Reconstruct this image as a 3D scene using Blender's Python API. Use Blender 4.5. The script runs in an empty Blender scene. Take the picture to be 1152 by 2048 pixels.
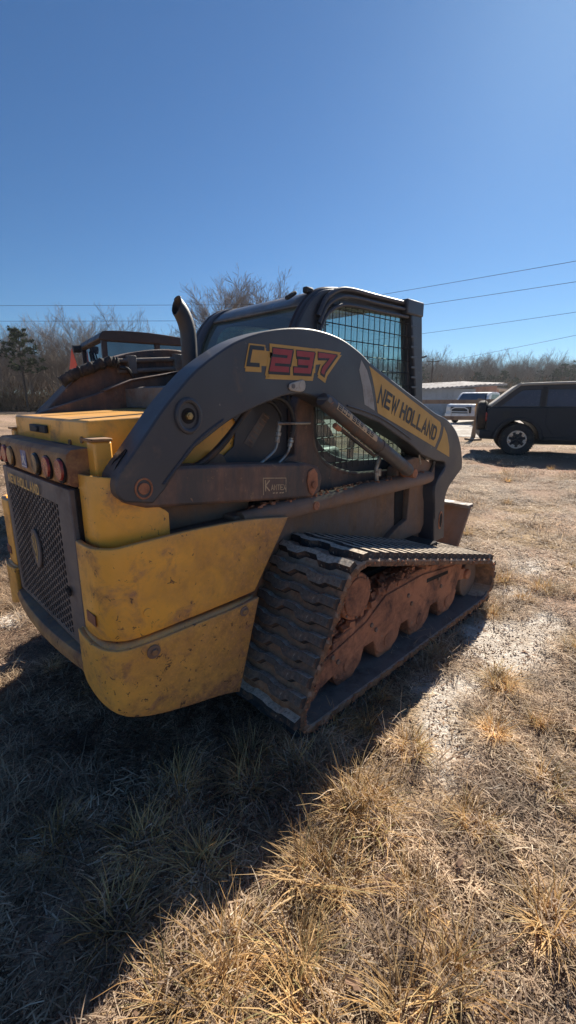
import bpy, bmesh, math, random
import numpy as np
from mathutils import Vector, Matrix
from mathutils.geometry import tessellate_polygon
random.seed(7); rng = np.random.default_rng(7)
S = bpy.context.scene
COL = S.collection
R = math.radians
PI = math.pi

# ------------------------------------------------------------------ camera, sky, sun
HEAD = 45.5045                       # camera heading, degrees from world +X
CAMP = Vector((-1.16, -2.05, 1.40))
cam = bpy.data.objects.new('camera', bpy.data.cameras.new('camera'))
COL.objects.link(cam); S.camera = cam
cam.location = CAMP
cam.rotation_euler = (R(90 - 14.05), 0, R(HEAD - 90))
cam.data.sensor_fit = 'VERTICAL'; cam.data.sensor_height = 36; cam.data.sensor_width = 24
cam.data.lens = 36 * 895 / 2048
cam.data.clip_start = 0.02; cam.data.clip_end = 2000

SUN_AZ, SUN_EL = 15.5, 35.0          # azimuth from +X towards +Y
world = bpy.data.worlds.new('World'); S.world = world; world.use_nodes = True
nt = world.node_tree; nt.nodes.clear()
sky = nt.nodes.new('ShaderNodeTexSky'); sky.sky_type = 'NISHITA'; sky.sun_disc = False
sky.sun_elevation = R(SUN_EL); sky.sun_rotation = R(90 - SUN_AZ)
sky.air_density = 1.0; sky.dust_density = 0.25; sky.ozone_density = 3.0; sky.altitude = 300
bg = nt.nodes.new('ShaderNodeBackground'); bg.inputs[1].default_value = 0.05
wo = nt.nodes.new('ShaderNodeOutputWorld')
tint = nt.nodes.new('ShaderNodeMix'); tint.data_type = 'RGBA'; tint.blend_type = 'MULTIPLY'; tint.inputs[0].default_value = 1; tint.inputs[7].default_value = (.46, .71, .93, 1)
nt.links.new(sky.outputs[0], tint.inputs[6]); nt.links.new(tint.outputs[2], bg.inputs[0]); nt.links.new(bg.outputs[0], wo.inputs[0])

sd = bpy.data.lights.new('sun', 'SUN'); sun = bpy.data.objects.new('sun', sd); COL.objects.link(sun)
sd.energy = 4.9; sd.angle = R(0.53); sd.color = (1.0, 0.91, 0.78)
sdir = Vector((math.cos(R(SUN_EL)) * math.cos(R(SUN_AZ)), math.cos(R(SUN_EL)) * math.sin(R(SUN_AZ)), math.sin(R(SUN_EL))))
sun.rotation_euler = sdir.to_track_quat('Z', 'Y').to_euler(); sun.location = (20, 6, 20)

S.view_settings.view_transform = 'Standard'; S.view_settings.look = 'None'
S.view_settings.exposure = 1.02; S.view_settings.gamma = 1.0

# ------------------------------------------------------------------ materials
def _n(nt, t, **kw):
    n = nt.nodes.new(t)
    for k, v in kw.items(): setattr(n, k, v)
    return n
def mixc(nt, fac, a, b):
    m = _n(nt, 'ShaderNodeMix', data_type='RGBA')
    for i, val in ((0, fac), (6, a), (7, b)):
        if isinstance(val, (tuple, list)): m.inputs[i].default_value = (*val[:3], 1)
        elif isinstance(val, (int, float)): m.inputs[i].default_value = val
        else: nt.links.new(val, m.inputs[i])
    return m.outputs[2]
def maprange(nt, v, a, b, c=0., d=1.):
    m = _n(nt, 'ShaderNodeMapRange'); nt.links.new(v, m.inputs[0])
    for i, x in enumerate((a, b, c, d)): m.inputs[1 + i].default_value = x
    return m.outputs[0]
def noise(nt, co, scale, detail=5, rough=.6, dist=0.):
    n = _n(nt, 'ShaderNodeTexNoise'); nt.links.new(co, n.inputs['Vector'])
    n.inputs['Scale'].default_value = scale; n.inputs['Detail'].default_value = detail
    n.inputs['Roughness'].default_value = rough; n.inputs['Distortion'].default_value = dist
    return n.outputs[0]
def math_(nt, op, a, b=0.):
    m = _n(nt, 'ShaderNodeMath', operation=op)
    for i, x in enumerate((a, b)):
        if isinstance(x, (int, float)): m.inputs[i].default_value = x
        else: nt.links.new(x, m.inputs[i])
    m.use_clamp = False
    return m.outputs[0]
MATS = {}
def mat(name, base, rough=.55, metal=0., dirt=None, amt=.4, scale=5., chips=None, chip_amt=.3, chip_scale=22.,
        low=None, bump=.15, bscale=60., spec=.5, coat=0., streak=False, top=0., topc=(.36, .29, .22), fore=None, emis=None):
    """painted / coated surface: base colour, broad dirt patches, small chips, optional dirt that gathers low down"""
    m = bpy.data.materials.new(name); m.use_nodes = True; MATS[name] = m
    nt = m.node_tree; bs = nt.nodes['Principled BSDF']
    tc = _n(nt, 'ShaderNodeTexCoord'); co = tc.outputs['Object']
    if streak:
        mp = _n(nt, 'ShaderNodeMapping'); nt.links.new(co, mp.inputs[0]); mp.inputs[3].default_value = (1, 1, .22); cs = mp.outputs[0]
    else: cs = co
    var = noise(nt, co, scale * .7, 4)
    c = mixc(nt, maprange(nt, var, .3, .7, 0., 1.), tuple(x * .86 for x in base), tuple(min(1, x * 1.12) for x in base))
    rv = maprange(nt, noise(nt, co, scale * 2, 6), .3, .7, max(0.05, rough - .12), min(1, rough + .12))
    if dirt:
        f = noise(nt, cs, scale, 9, .68, .3)
        f = maprange(nt, f, .66 - amt * .45, .76 - amt * .22, 0, 1)
        if low:
            z = _n(nt, 'ShaderNodeSeparateXYZ'); nt.links.new(co, z.inputs[0])
            lz = maprange(nt, math_(nt, 'ADD', z.outputs[2], math_(nt, 'MULTIPLY', noise(nt, cs, scale * 1.5, 8, .7), .35)), low[0] + .17, low[1] + .17, 1, 0)
            f = math_(nt, 'MAXIMUM', f, lz)
        if fore:      # splash from the tracks, heavier towards the front
            zz = _n(nt, 'ShaderNodeSeparateXYZ'); nt.links.new(co, zz.inputs[0])
            q = math_(nt, 'ADD', zz.outputs[0], math_(nt, 'MULTIPLY', noise(nt, cs, scale * 1.1, 9, .75, .5), 1.5))
            f = math_(nt, 'MAXIMUM', f, maprange(nt, q, fore[0] + .85, fore[1] + 1.0, 0, .8))
        g = noise(nt, cs, scale * 9, 6, .75)
        f = math_(nt, 'MULTIPLY', f, maprange(nt, g, .33, .52, .45, 1.))
        f = math_(nt, 'MINIMUM', f, .94)
        dcol = mixc(nt, maprange(nt, noise(nt, co, scale * 3, 5), .35, .65), tuple(x * .72 for x in dirt), tuple(min(1, x * 1.2) for x in dirt))
        c = mixc(nt, f, c, dcol)
        rv = math_(nt, 'ADD', rv, math_(nt, 'MULTIPLY', f, .3))
    if chips:
        h = noise(nt, co, chip_scale, 7, .7, .6)
        h = maprange(nt, h, .70 - chip_amt * .12, .715 - chip_amt * .12, 0, 1)
        c = mixc(nt, h, c, chips)
        mp2 = _n(nt, 'ShaderNodeMapping'); nt.links.new(co, mp2.inputs[0]); mp2.inputs[2].default_value = (.3, .2, .5); mp2.inputs[3].default_value = (.6, 1, 9)
        h2 = maprange(nt, noise(nt, mp2.outputs[0], chip_scale * .55, 8, .75), .70 - chip_amt * .03, .73 - chip_amt * .03, 0, .65)
        c = mixc(nt, h2, c, tuple(x * .8 + .03 for x in chips))
    if top:
        ge = _n(nt, 'ShaderNodeNewGeometry'); sx = _n(nt, 'ShaderNodeSeparateXYZ'); nt.links.new(ge.outputs['True Normal'], sx.inputs[0])
        tf = math_(nt, 'MULTIPLY', maprange(nt, sx.outputs[2], .35, .9), maprange(nt, noise(nt, co, scale * 5, 7, .7), .32, .55, .35, 1.))
        c = mixc(nt, math_(nt, 'MULTIPLY', tf, top), c, topc); rv = math_(nt, 'ADD', rv, math_(nt, 'MULTIPLY', tf, top * .3))
    nt.links.new(c, bs.inputs['Base Color'])
    rr = _n(nt, 'ShaderNodeClamp'); nt.links.new(rv, rr.inputs[0]); nt.links.new(rr.outputs[0], bs.inputs['Roughness'])
    bs.inputs['Metallic'].default_value = metal; bs.inputs['Specular IOR Level'].default_value = spec
    bs.inputs['Coat Weight'].default_value = coat
    if emis: bs.inputs['Emission Color'].default_value = (*emis[:3], 1); bs.inputs['Emission Strength'].default_value = emis[3]
    if bump:
        b = _n(nt, 'ShaderNodeBump'); b.inputs['Strength'].default_value = bump; b.inputs['Distance'].default_value = .01
        hh = math_(nt, 'ADD', noise(nt, co, bscale, 6, .7), math_(nt, 'MULTIPLY', noise(nt, co, bscale * .15, 4), 1.2))
        nt.links.new(hh, b.inputs['Height']); nt.links.new(b.outputs[0], bs.inputs['Normal'])
    return m
CLAY = (.27, .135, .075); DUST = (.20, .135, .09); RUST = (.10, .035, .018)
M_yel = mat('yellow_paint', (.92, .42, .055), .42, top=.5, topc=(.30, .23, .18), dirt=(.38, .18, .095), amt=.34, scale=7, fore=(-.66, .02), chips=(.13, .06, .03), chip_amt=.60, chip_scale=31, low=(.22, .42), bump=.08, bscale=30, coat=.15)
M_yell = mat('muddy_yellow_paint', (.92, .44, .07), .5, top=.5, topc=(.30, .23, .18), dirt=(.36, .165, .085), amt=.42, scale=9, fore=(-1.0, -.15), chips=(.13, .06, .03), chip_amt=.7, chip_scale=34, low=(.22, .40), bump=.12, bscale=40)
M_yelc = mat('yellow_paint_clean', (.92, .44, .07), .4, top=.25, dirt=(.34, .19, .10), amt=.3, scale=4, chips=(.06, .03, .02), chip_amt=.35, chip_scale=24, bump=.05, coat=.15)
M_blk = mat('charcoal_paint', (.056, .058, .068), .45, top=.45, topc=(.20, .175, .16), dirt=(.15, .115, .09), amt=.14, scale=3, chips=(.22, .20, .18), chip_amt=.10, chip_scale=28, bump=.07, bscale=40, coat=.1)
M_blkd = mat('muddy_charcoal_paint', (.066, .056, .056), .5, top=.6, topc=(.20, .16, .14), dirt=(.25, .135, .088), amt=.62, scale=5, chips=(.26, .15, .09), chip_amt=.6, chip_scale=26, bump=.25, streak=True)
M_clay = mat('clay_caked_steel', (.50, .205, .105), .9, dirt=(.11, .058, .045), amt=.50, scale=6, chips=(.36, .22, .14), chip_amt=.35, bump=.7, bscale=45)
M_mud = mat('brown_mud_steel', (.25, .165, .12), .85, top=.5, topc=(.15, .12, .11), dirt=(.30, .16, .085), amt=.5, scale=5, chips=(.32, .19, .07), chip_amt=.3, bump=.45, bscale=50, streak=True)
M_rub = mat('track_rubber', (.06, .055, .052), .85, spec=.2, top=.85, topc=(.56, .45, .35), dirt=(.34, .18, .10), amt=.95, scale=9, bump=.5, bscale=60)
M_rubi = mat('worn_rubber_lining', (.20, .175, .155), .85, spec=.2, dirt=(.13, .10, .08), amt=.4, scale=7, bump=.25, bscale=50)
M_lug = mat('lug_rubber', (.040, .039, .042), .8, spec=.25, top=.95, topc=(.62, .53, .43), dirt=(.26, .15, .095), amt=.30, scale=14, chips=(.42, .36, .29), chip_amt=.5, chip_scale=35, bump=.5, bscale=60)
M_door = mat('grey_door_paint', (.17, .145, .135), .6, dirt=(.17, .12, .09), amt=.45, scale=5, chips=(.05, .04, .035), chip_amt=.15, bump=.08)
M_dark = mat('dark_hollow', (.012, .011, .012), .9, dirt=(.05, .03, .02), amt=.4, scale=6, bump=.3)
M_bar = mat('rusty_yellow_bar', (.52, .28, .10), .6, top=.7, topc=(.20, .17, .16), dirt=(.24, .115, .065), amt=.6, scale=5, chips=(.05, .03, .02), chip_amt=.5, bump=.15)
M_red = mat('red_lens', (.34, .05, .04), .25, dirt=(.16, .09, .06), amt=.35, scale=14, bump=0)
M_amb = mat('amber_lens', (.30, .17, .06), .3, dirt=(.16, .1, .06), amt=.35, scale=14, bump=0)
M_dlens = mat('dark_lens', (.06, .045, .03), .3, dirt=(.1, .06, .04), amt=.3, scale=14, bump=0)
M_chrome = mat('bare_steel', (.55, .53, .50), .28, metal=1., dirt=(.2, .15, .1), amt=.25, scale=12, bump=.05)
M_hose = mat('black_hose', (.02, .02, .022), .5, dirt=(.12, .075, .05), amt=.4, scale=8, bump=.1)
M_hfit = mat('zinc_fitting', (.40, .38, .34), .4, metal=.7, dirt=(.2, .12, .08), amt=.4, scale=14, bump=.1)
M_decY = mat('yellow_decal', (.56, .315, .07), .45, dirt=(.42, .26, .1), amt=.15, scale=7, chips=(.08, .05, .03), chip_amt=.05, bump=0)
M_decK = mat('black_decal', (.025, .025, .03), .45, bump=0)
M_decR = mat('red_decal', (.33, .035, .04), .45, dirt=(.4, .12, .1), amt=.15, scale=12, bump=0)
M_decW = mat('pale_decal', (.33, .31, .29), .5, dirt=(.2, .16, .13), amt=.25, scale=8, bump=0)
M_decF = mat('faded_tan_decal', (.55, .40, .24), .6, dirt=(.2, .13, .1), amt=.3, scale=30, bump=0)
M_decB = mat('blue_decal', (.03, .10, .32), .45, bump=0)
M_decS = mat('white_print', (.6, .6, .6), .5, bump=0)
M_brush = mat('yellow_print', (.80, .50, .16), .6, dirt=(.3, .2, .1), amt=.15, scale=25, bump=0)
M_refl = mat('red_reflector', (.14, .03, .035), .35, bump=.1, bscale=200)
M_gask = mat('rubber_gasket', (.03, .032, .036), .7, bump=.2)
M_roof = mat('dusty_roof_plastic', (.10, .095, .09), .38, dirt=(.26, .22, .19), amt=.5, scale=5, bump=.08, coat=.2)
M_seat = mat('grey_vinyl', (.10, .10, .095), .6, bump=.15)
M_wire = mat('guard_wire', (.02, .025, .028), .5, bump=0)
M_fabric = mat('black_hose_sleeve', (.035, .034, .034), .85, dirt=(.14, .11, .09), amt=.35, scale=16, bump=.7, bscale=50)
M_faded = mat('faded_red_paint', (.045, .026, .024), .5, dirt=(.10, .055, .042), amt=.35, scale=5, bump=.15)
M_plate = mat('scuffed_steel_plate', (.17, .16, .15), .55, dirt=(.16, .10, .07), amt=.5, scale=7, bump=.3)
M_white = mat('worn_white_lens', (.42, .38, .33), .4, dirt=(.22, .16, .12), amt=.3, scale=30, bump=.1)

def glassmat(name, tint, refl=.12, rough=.03, film=None):
    m = bpy.data.materials.new(name); m.use_nodes = True; nt = m.node_tree; nt.nodes.clear()
    o = _n(nt, 'ShaderNodeOutputMaterial'); t = _n(nt, 'ShaderNodeBsdfTransparent'); t.inputs[0].default_value = (*tint, 1)
    g = _n(nt, 'ShaderNodeBsdfGlossy'); g.inputs['Roughness'].default_value = rough; g.inputs[0].default_value = (.9, .95, 1, 1)
    f = _n(nt, 'ShaderNodeFresnel'); f.inputs[0].default_value = 1.5
    mx = _n(nt, 'ShaderNodeMixShader'); fa = maprange(nt, f.outputs[0], 0, 1, refl * .5, 1.0)
    nt.links.new(fa, mx.inputs[0]); nt.links.new(t.outputs[0], mx.inputs[1]); nt.links.new(g.outputs[0], mx.inputs[2])
    out = mx.outputs[0]
    if film:
        d = _n(nt, 'ShaderNodeBsdfDiffuse'); d.inputs[0].default_value = (*film[:3], 1)
        tc = _n(nt, 'ShaderNodeTexCoord')
        ff = maprange(nt, noise(nt, tc.outputs['Object'], 4, 6, .6), .3, .7, film[3] * .5, film[3])
        m2 = _n(nt, 'ShaderNodeMixShader'); nt.links.new(ff, m2.inputs[0]); nt.links.new(out, m2.inputs[1]); nt.links.new(d.outputs[0], m2.inputs[2]); out = m2.outputs[0]
    nt.links.new(out, o.inputs[0]); return m
M_glass = glassmat('green_tinted_glass', (.42, .60, .55), .15, .03, (.24, .29, .28, .38))
M_glassd = glassmat('dark_tinted_glass', (.05, .07, .09), .5, .04, (.06, .08, .12, .5))

def leafmat(name, cols, transl=.3, rough=.7):
    """dry blades and leaves: the colour comes from a colour attribute on the mesh, one tone per blade"""
    m = bpy.data.materials.new(name); m.use_nodes = True; nt = m.node_tree; bs = nt.nodes['Principled BSDF']; o = nt.nodes['Material Output']
    a = _n(nt, 'ShaderNodeAttribute', attribute_name='tone')
    rp = _n(nt, 'ShaderNodeValToRGB'); nt.links.new(a.outputs['Fac'], rp.inputs[0])
    cr = rp.color_ramp; cr.elements.remove(cr.elements[1]); cr.elements[0].position = 0; cr.elements[0].color = (*cols[0], 1)
    for i, c in enumerate(cols[1:]):
        e = cr.elements.new((i + 1) / (len(cols) - 1)); e.color = (*c, 1)
    ge = _n(nt, 'ShaderNodeNewGeometry'); k = maprange(nt, noise(nt, ge.outputs['Position'], 1.9, 5, .65), .36, .64, 0, 1)
    k2 = maprange(nt, noise(nt, ge.outputs['Position'], 7., 6, .7), .38, .60, .48, 1.12)
    hs = _n(nt, 'ShaderNodeMix', data_type='RGBA', blend_type='MULTIPLY'); hs.inputs[0].default_value = 1; nt.links.new(rp.outputs[0], hs.inputs[6]); vm = _n(nt, 'ShaderNodeVectorMath', operation='SCALE'); nt.links.new(mixc(nt, k, (.72, .66, .64), (1.25, 1.15, 1.02)), vm.inputs[0]); nt.links.new(k2, vm.inputs['Scale']); nt.links.new(vm.outputs[0], hs.inputs[7])
    nt.links.new(hs.outputs[2], bs.inputs['Base Color']); bs.inputs['Roughness'].default_value = rough; bs.inputs['Specular IOR Level'].default_value = .3
    t = _n(nt, 'ShaderNodeBsdfTranslucent'); nt.links.new(hs.outputs[2], t.inputs[0])
    mx = _n(nt, 'ShaderNodeMixShader'); mx.inputs[0].default_value = transl
    nt.links.new(bs.outputs[0], mx.inputs[1]); nt.links.new(t.outputs[0], mx.inputs[2]); nt.links.new(mx.outputs[0], o.inputs[0])
    return m
M_grass = leafmat('dry_grass', [(.13, .09, .066), (.26, .19, .14), (.42, .325, .24), (.58, .46, .335), (.72, .61, .46), (.80, .73, .60)], .3)
M_tuft = leafmat('golden_grass', [(.26, .15, .07), (.44, .27, .11), (.62, .41, .18), (.72, .52, .26), (.78, .62, .36), (.44, .42, .20)], .35)
M_twig = mat('grey_bark', (.19, .155, .13), .9, dirt=(.30, .25, .21), amt=.4, scale=2, bump=0)
M_needle = leafmat('pine_needles', [(.02, .035, .015), (.035, .06, .025), (.055, .085, .035), (.08, .11, .05)], .15)
M_brushw = leafmat('undergrowth', [(.10, .06, .04), (.18, .11, .06), (.22, .16, .10), (.12, .12, .07)], .2)
M_leaf = leafmat('fallen_leaf', [(.16, .10, .07), (.30, .20, .14), (.42, .26, .14)], .15)

# ------------------------------------------------------------------ mesh helpers.  Machine coordinates: u forward, v to the machine's right, w up
def W(p): return Vector((p[0], -p[1], p[2]))
class MB:
    def __init__(s): s.v = []; s.f = []
    def add(s, vs, fs):
        o = len(s.v); s.v += [tuple(x) for x in vs]; s.f += [tuple(i + o for i in f) for f in fs]; return s
    def box(s, c, d, rot=None):
        x, y, z = (k / 2 for k in d); vs = [Vector((a, b, e)) for e in (-z, z) for b in (-y, y) for a in (-x, x)]
        if rot is not None: vs = [rot @ q for q in vs]
        c = Vector(c)
        return s.add([q + c for q in vs], [(0, 2, 3, 1), (4, 5, 7, 6), (0, 1, 5, 4), (2, 6, 7, 3), (0, 4, 6, 2), (1, 3, 7, 5)])
    def bx(s, a, b):
        return s.box([(a[i] + b[i]) / 2 for i in range(3)], [abs(a[i] - b[i]) for i in range(3)])
    def tube(s, pts, r, n=8, cap=True, closed=False):
        pts = [Vector(p) for p in pts]; m = len(pts); rs = r if isinstance(r, (list, tuple)) else [r] * m
        up = None; base = len(s.v); vs = []
        for i, p in enumerate(pts):
            a = pts[(i - 1) % m] if (i > 0 or closed) else p; b = pts[(i + 1) % m] if (i < m - 1 or closed) else p
            t = (b - a).normalized()
            if up is None: up = Vector((0, 0, 1)) if abs(t.z) < .9 else Vector((1, 0, 0))
            x = t.cross(up).normalized(); up = x.cross(t).normalized()
            for k in range(n):
                an = 2 * PI * k / n; vs.append(p + (x * math.cos(an) + up * math.sin(an)) * rs[i])
        fs = []
        for i in range(m if closed else m - 1):
            j = (i + 1) % m
            for k in range(n):
                l = (k + 1) % n; fs.append((i * n + k, i * n + l, j * n + l, j * n + k))
        if cap and not closed: fs += [tuple(range(n)), tuple((m - 1) * n + k for k in reversed(range(n)))]
        return s.add(vs, fs)
    def cyl(s, a, b, r, n=24, r2=None): return s.tube([a, b], [r, r if r2 is None else r2], n)
    def prism(s, outer, lo, hi, frame, holes=()):
        """closed polygon in a plane (frame maps (a,b,depth) to a point) with holes, given a thickness"""
        loops = [list(outer)] + [list(h) for h in holes]
        flat = [p for l in loops for p in l]; N = len(flat)
        tris = tessellate_polygon([[Vector((p[0], p[1], 0)) for p in l] for l in loops])
        vs = [frame(p[0], p[1], lo) for p in flat] + [frame(p[0], p[1], hi) for p in flat]
        fs = []
        if holes: fs += [tuple(t) for t in tris] + [tuple(i + N for i in reversed(t)) for t in tris]
        else: fs += [tuple(range(N)), tuple(reversed(range(N, 2 * N)))]
        o = 0
        for l in loops:
            k = len(l)
            for i in range(k):
                j = (i + 1) % k; fs.append((o + i, o + j, N + o + j, N + o + i))
            o += k
        return s.add(vs, fs)
    def sheet(s, rows):
        n = len(rows[0]); vs = [p for r in rows for p in r]
        return s.add(vs, [(i * n + k, i * n + k + 1, (i + 1) * n + k + 1, (i + 1) * n + k) for i in range(len(rows) - 1) for k in range(n - 1)])
    def mesh(s, name):
        me = bpy.data.meshes.new(name); me.from_pydata(s.v, [], s.f); me.update()
        b = bmesh.new(); b.from_mesh(me); bmesh.ops.recalc_face_normals(b, faces=b.faces); b.to_mesh(me); b.free()
        return me
    def build(s, name, m, parent=None, bevel=0., smooth=35, thick=0., loc=None):
        me = s.mesh(name)
        if m: me.materials.append(m)
        o = bpy.data.objects.new(name, me); COL.objects.link(o)
        if smooth:
            for p in me.polygons: p.use_smooth = True
            me.set_sharp_from_angle(angle=R(smooth))
        if thick:
            k = o.modifiers.new('t', 'SOLIDIFY'); k.thickness = thick; k.offset = 0
        if bevel:
            k = o.modifiers.new('b', 'BEVEL'); k.width = bevel; k.segments = 2; k.limit_method = 'ANGLE'; k.angle_limit = R(40); k.harden_normals = False
        if parent: o.parent = parent
        if loc: o.location = loc
        return o
def tag(o, label=None, cat=None, group=None, kind=None):
    if label: o['label'] = label
    if cat: o['category'] = cat
    if group: o['group'] = group
    if kind: o['kind'] = kind
    return o
def empty(name, loc=(0, 0, 0), rz=0.):
    o = bpy.data.objects.new(name, None); COL.objects.link(o); o.location = loc; o.rotation_euler = (0, 0, rz); o.empty_display_size = .2
    return o
def spline(pts, k=6, closed=False):
    P = [Vector(p) for p in pts]; n = len(P); out = []
    rg = range(n) if closed else range(n - 1)
    for i in rg:
        p0 = P[(i - 1) % n] if (closed or i > 0) else P[0]; p1 = P[i]; p2 = P[(i + 1) % n]; p3 = P[(i + 2) % n] if (closed or i + 2 < n) else P[-1]
        for j in range(k):
            t = j / k
            out.append(.5 * ((2 * p1) + (-p0 + p2) * t + (2 * p0 - 5 * p1 + 4 * p2 - p3) * t * t + (-p0 + 3 * p1 - 3 * p2 + p3) * t ** 3))
    if not closed: out.append(P[-1])
    return out
def sp2(pts, k=5): return [(p.x, p.y) for p in spline([(a, b, 0) for a, b in pts], k)]
def side(sv): return lambda a, b, d: W((a, sv * d, b))          # plane parallel to the machine's side, sv=+1 near, -1 far
def circ(cx, cy, r, n=24, a0=0.): return [(cx + r * math.cos(a0 + 2 * PI * i / n), cy + r * math.sin(a0 + 2 * PI * i / n)) for i in range(n)]

# stroke lettering ---------------------------------------------------------------
GL = {'N': [[(0, 0), (0, 1), (1, 0), (1, 1)]], 'E': [[(1, 1), (0, 1), (0, 0), (1, 0)], [(0, .5), (.85, .5)]],
      'W': [[(0, 1), (.24, 0), (.5, .8), (.76, 0), (1, 1)]], 'H': [[(0, 0), (0, 1)], [(1, 0), (1, 1)], [(0, .5), (1, .5)]],
      'O': [[(.2, 0), (0, .15), (0, .85), (.2, 1), (.8, 1), (1, .85), (1, .15), (.8, 0), (.2, 0)]], 'L': [[(0, 1), (0, 0), (1, 0)]],
      'A': [[(0, 0), (.5, 1), (1, 0)], [(.22, .32), (.78, .32)]], 'D': [[(0, 0), (0, 1), (.7, 1), (1, .8), (1, .2), (.7, 0), (0, 0)]],
      'C': [[(1, 1), (0, 1), (0, 0), (.85, 0)]], '2': [[(0, 1), (1, 1), (1, .5), (0, .5), (0, 0), (1, 0)]],
      '3': [[(0, 1), (1, 1), (1, 0), (0, 0)], [(.2, .5), (1, .5)]], '7': [[(0, 1), (1, 1), (.47, .16), (.45, 0)]],
      '0': [[(0, 0), (0, 1), (1, 1), (1, 0), (0, 0)]], 'S': [[(1, 1), (0, 1), (0, .5), (1, .5), (1, 0), (0, 0)]],
      'R': [[(0, 0), (0, 1), (1, 1), (1, .5), (0, .5)], [(.45, .5), (1, 0)]], 'I': [[(.5, 0), (.5, 1)]],
      'K': [[(0, 0), (0, 1)], [(1, 1), (0, .5), (1, 0)]], 'T': [[(0, 1), (1, 1)], [(.5, 1), (.5, 0)]], 'X': [[(0, 0), (1, 1)], [(0, 1), (1, 0)]]}
def ribbon(pl, t):
    P = [Vector((a, b)) for a, b in pl]; closed = (P[0] - P[-1]).length < 1e-6
    if closed: P = P[:-1]
    n = len(P); L = []; Rr = []
    for i in range(n):
        a = P[(i - 1) % n] if (closed or i) else None; b = P[(i + 1) % n] if (closed or i < n - 1) else None
        d1 = (P[i] - a).normalized() if a is not None else None; d2 = (b - P[i]).normalized() if b is not None else None
        if d1 is None: d1 = d2
        if d2 is None: d2 = d1
        nn = Vector((-d1.y, d1.x)) + Vector((-d2.y, d2.x))
        nn.normalize(); k = 1 / max(.45, nn.dot(Vector((-d1.y, d1.x))))
        ext = Vector((0, 0))
        if not closed and i == 0: ext = -d1 * t * .5
        if not closed and i == n - 1: ext = d1 * t * .5
        L.append(P[i] + nn * t * .5 * k + ext); Rr.append(P[i] - nn * t * .5 * k + ext)
    return L, Rr, closed
def text_mb(mb, s, frame, cw, ch, gap, t, depth, slant=0., space=.6, thick=.0006, narrow={}):
    """letters as thin raised ribbons. frame(a,b,d) -> point"""
    x = 0.; k = 0
    for c in s:
        if c == ' ': x += cw * space; continue
        w = cw * narrow.get(c, 1.)
        for pl in GL[c]:
            pts = [(x + a * w + slant * b * ch, b * ch) for a, b in pl]
            L, Q, cl = ribbon(pts, t); n = len(L); d = depth + .00012 * (k % 5); k += 1
            for i in range(n if cl else n - 1):
                j = (i + 1) % n; q = [L[i], L[j], Q[j], Q[i]]
                vs = [frame(p.x, p.y, d - thick) for p in q] + [frame(p.x, p.y, d) for p in q]
                mb.add(vs, [(0, 1, 2, 3), (7, 6, 5, 4), (0, 4, 5, 1), (1, 5, 6, 2), (2, 6, 7, 3), (3, 7, 4, 0)])
        x += w + gap
    return x

# ------------------------------------------------------------------ ground
def hash2(ix, iy, s=0):
    n = (ix.astype(np.int64) * 374761393 + iy.astype(np.int64) * 668265263 + s * 974634777) & 0x7fffffff
    n = ((n ^ (n >> 13)) * 1274126177) & 0x7fffffff
    return ((n ^ (n >> 16)) & 0xffff) / 65535.
def vnoise(x, y, s=0):
    x = np.asarray(x, float); y = np.asarray(y, float)
    ix = np.floor(x); iy = np.floor(y); fx = x - ix; fy = y - iy; fx = fx * fx * (3 - 2 * fx); fy = fy * fy * (3 - 2 * fy)
    ix = ix.astype(np.int64); iy = iy.astype(np.int64)
    return (hash2(ix, iy, s) * (1 - fx) + hash2(ix + 1, iy, s) * fx) * (1 - fy) + (hash2(ix, iy + 1, s) * (1 - fx) + hash2(ix + 1, iy + 1, s) * fx) * fy
def fbm(x, y, s=0, o=4):
    a = .5; t = 0
    for i in range(o): t = t + a * vnoise(x * 2 ** i, y * 2 ** i, s + i * 17); a *= .5
    return t / .94
def gz(x, y):
    d = np.hypot(x - CAMP.x, y - CAMP.y)
    return (fbm(np.asarray(x) * 1.7, np.asarray(y) * 1.7, 3) - .5) * .05 * np.clip(1 - d / 40, 0, 1) + (vnoise(np.asarray(x) * 9, np.asarray(y) * 9, 8) - .5) * .008 - .004
SANDS = [(.41, 1.42, .13), (.55, 1.30, .10), (.30, 1.46, .07), (1.59, 1.12, .20), (1.3, 1.30, .22), (.75, 1.22, .14), (1.25, 1.18, .12), (.9, 1.27, .12), (1.9, 1.30, .16), (2.3, 1.0, .16), (1.05, 1.36, .10), (2.9, .9, .2), (1.65, 1.4, .12), (-.6, -1.14, .14), (.75, 1.12, .10), (2.1, 1.6, .16)]
def sandmask(x, y):
    x = np.asarray(x, float); y = np.asarray(y, float); v = -y; s = np.zeros_like(x)
    for a, b, r in SANDS: s = np.maximum(s, np.exp(-(((x - a) / (r * 1.4)) ** 2 + ((v - b) / r) ** 2) ** 1.5))
    return np.clip(s * 1.5 - (1 - fbm(x * 7, y * 7, 21)) * 1.0 + .15, 0, 1)
def baremask(x, y):
    return np.clip((fbm(np.asarray(x) * 1.3 + 7, np.asarray(y) * 1.3, 61, 5) - .50) * 7, 0, 1)
def claymask(x, y):
    f = (x - CAMP.x) * math.cos(R(HEAD)) + (y - CAMP.y) * math.sin(R(HEAD)); r = (x - CAMP.x) * math.sin(R(HEAD)) - (y - CAMP.y) * math.cos(R(HEAD))
    s = np.exp(-((f - 9.8) / 1.3) ** 2) * np.clip((r - 3.4) / 1.2, 0, 1)
    return np.clip(s * 1.3 - (1 - fbm(x * 1.5, y * 1.5, 5)) * .9, 0, 1)
ax = np.concatenate([-np.geomspace(900, 6, 36), np.arange(-5.5, 5.5, .045), np.geomspace(5.6, 900, 40)])
gx, gy = np.meshgrid(ax, ax - .4, indexing='ij'); gzv = gz(gx, gy)
far = np.hypot(gx, gy) > 60; gzv[far] = -.01
nx, ny = gx.shape
me = bpy.data.meshes.new('ground')
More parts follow.
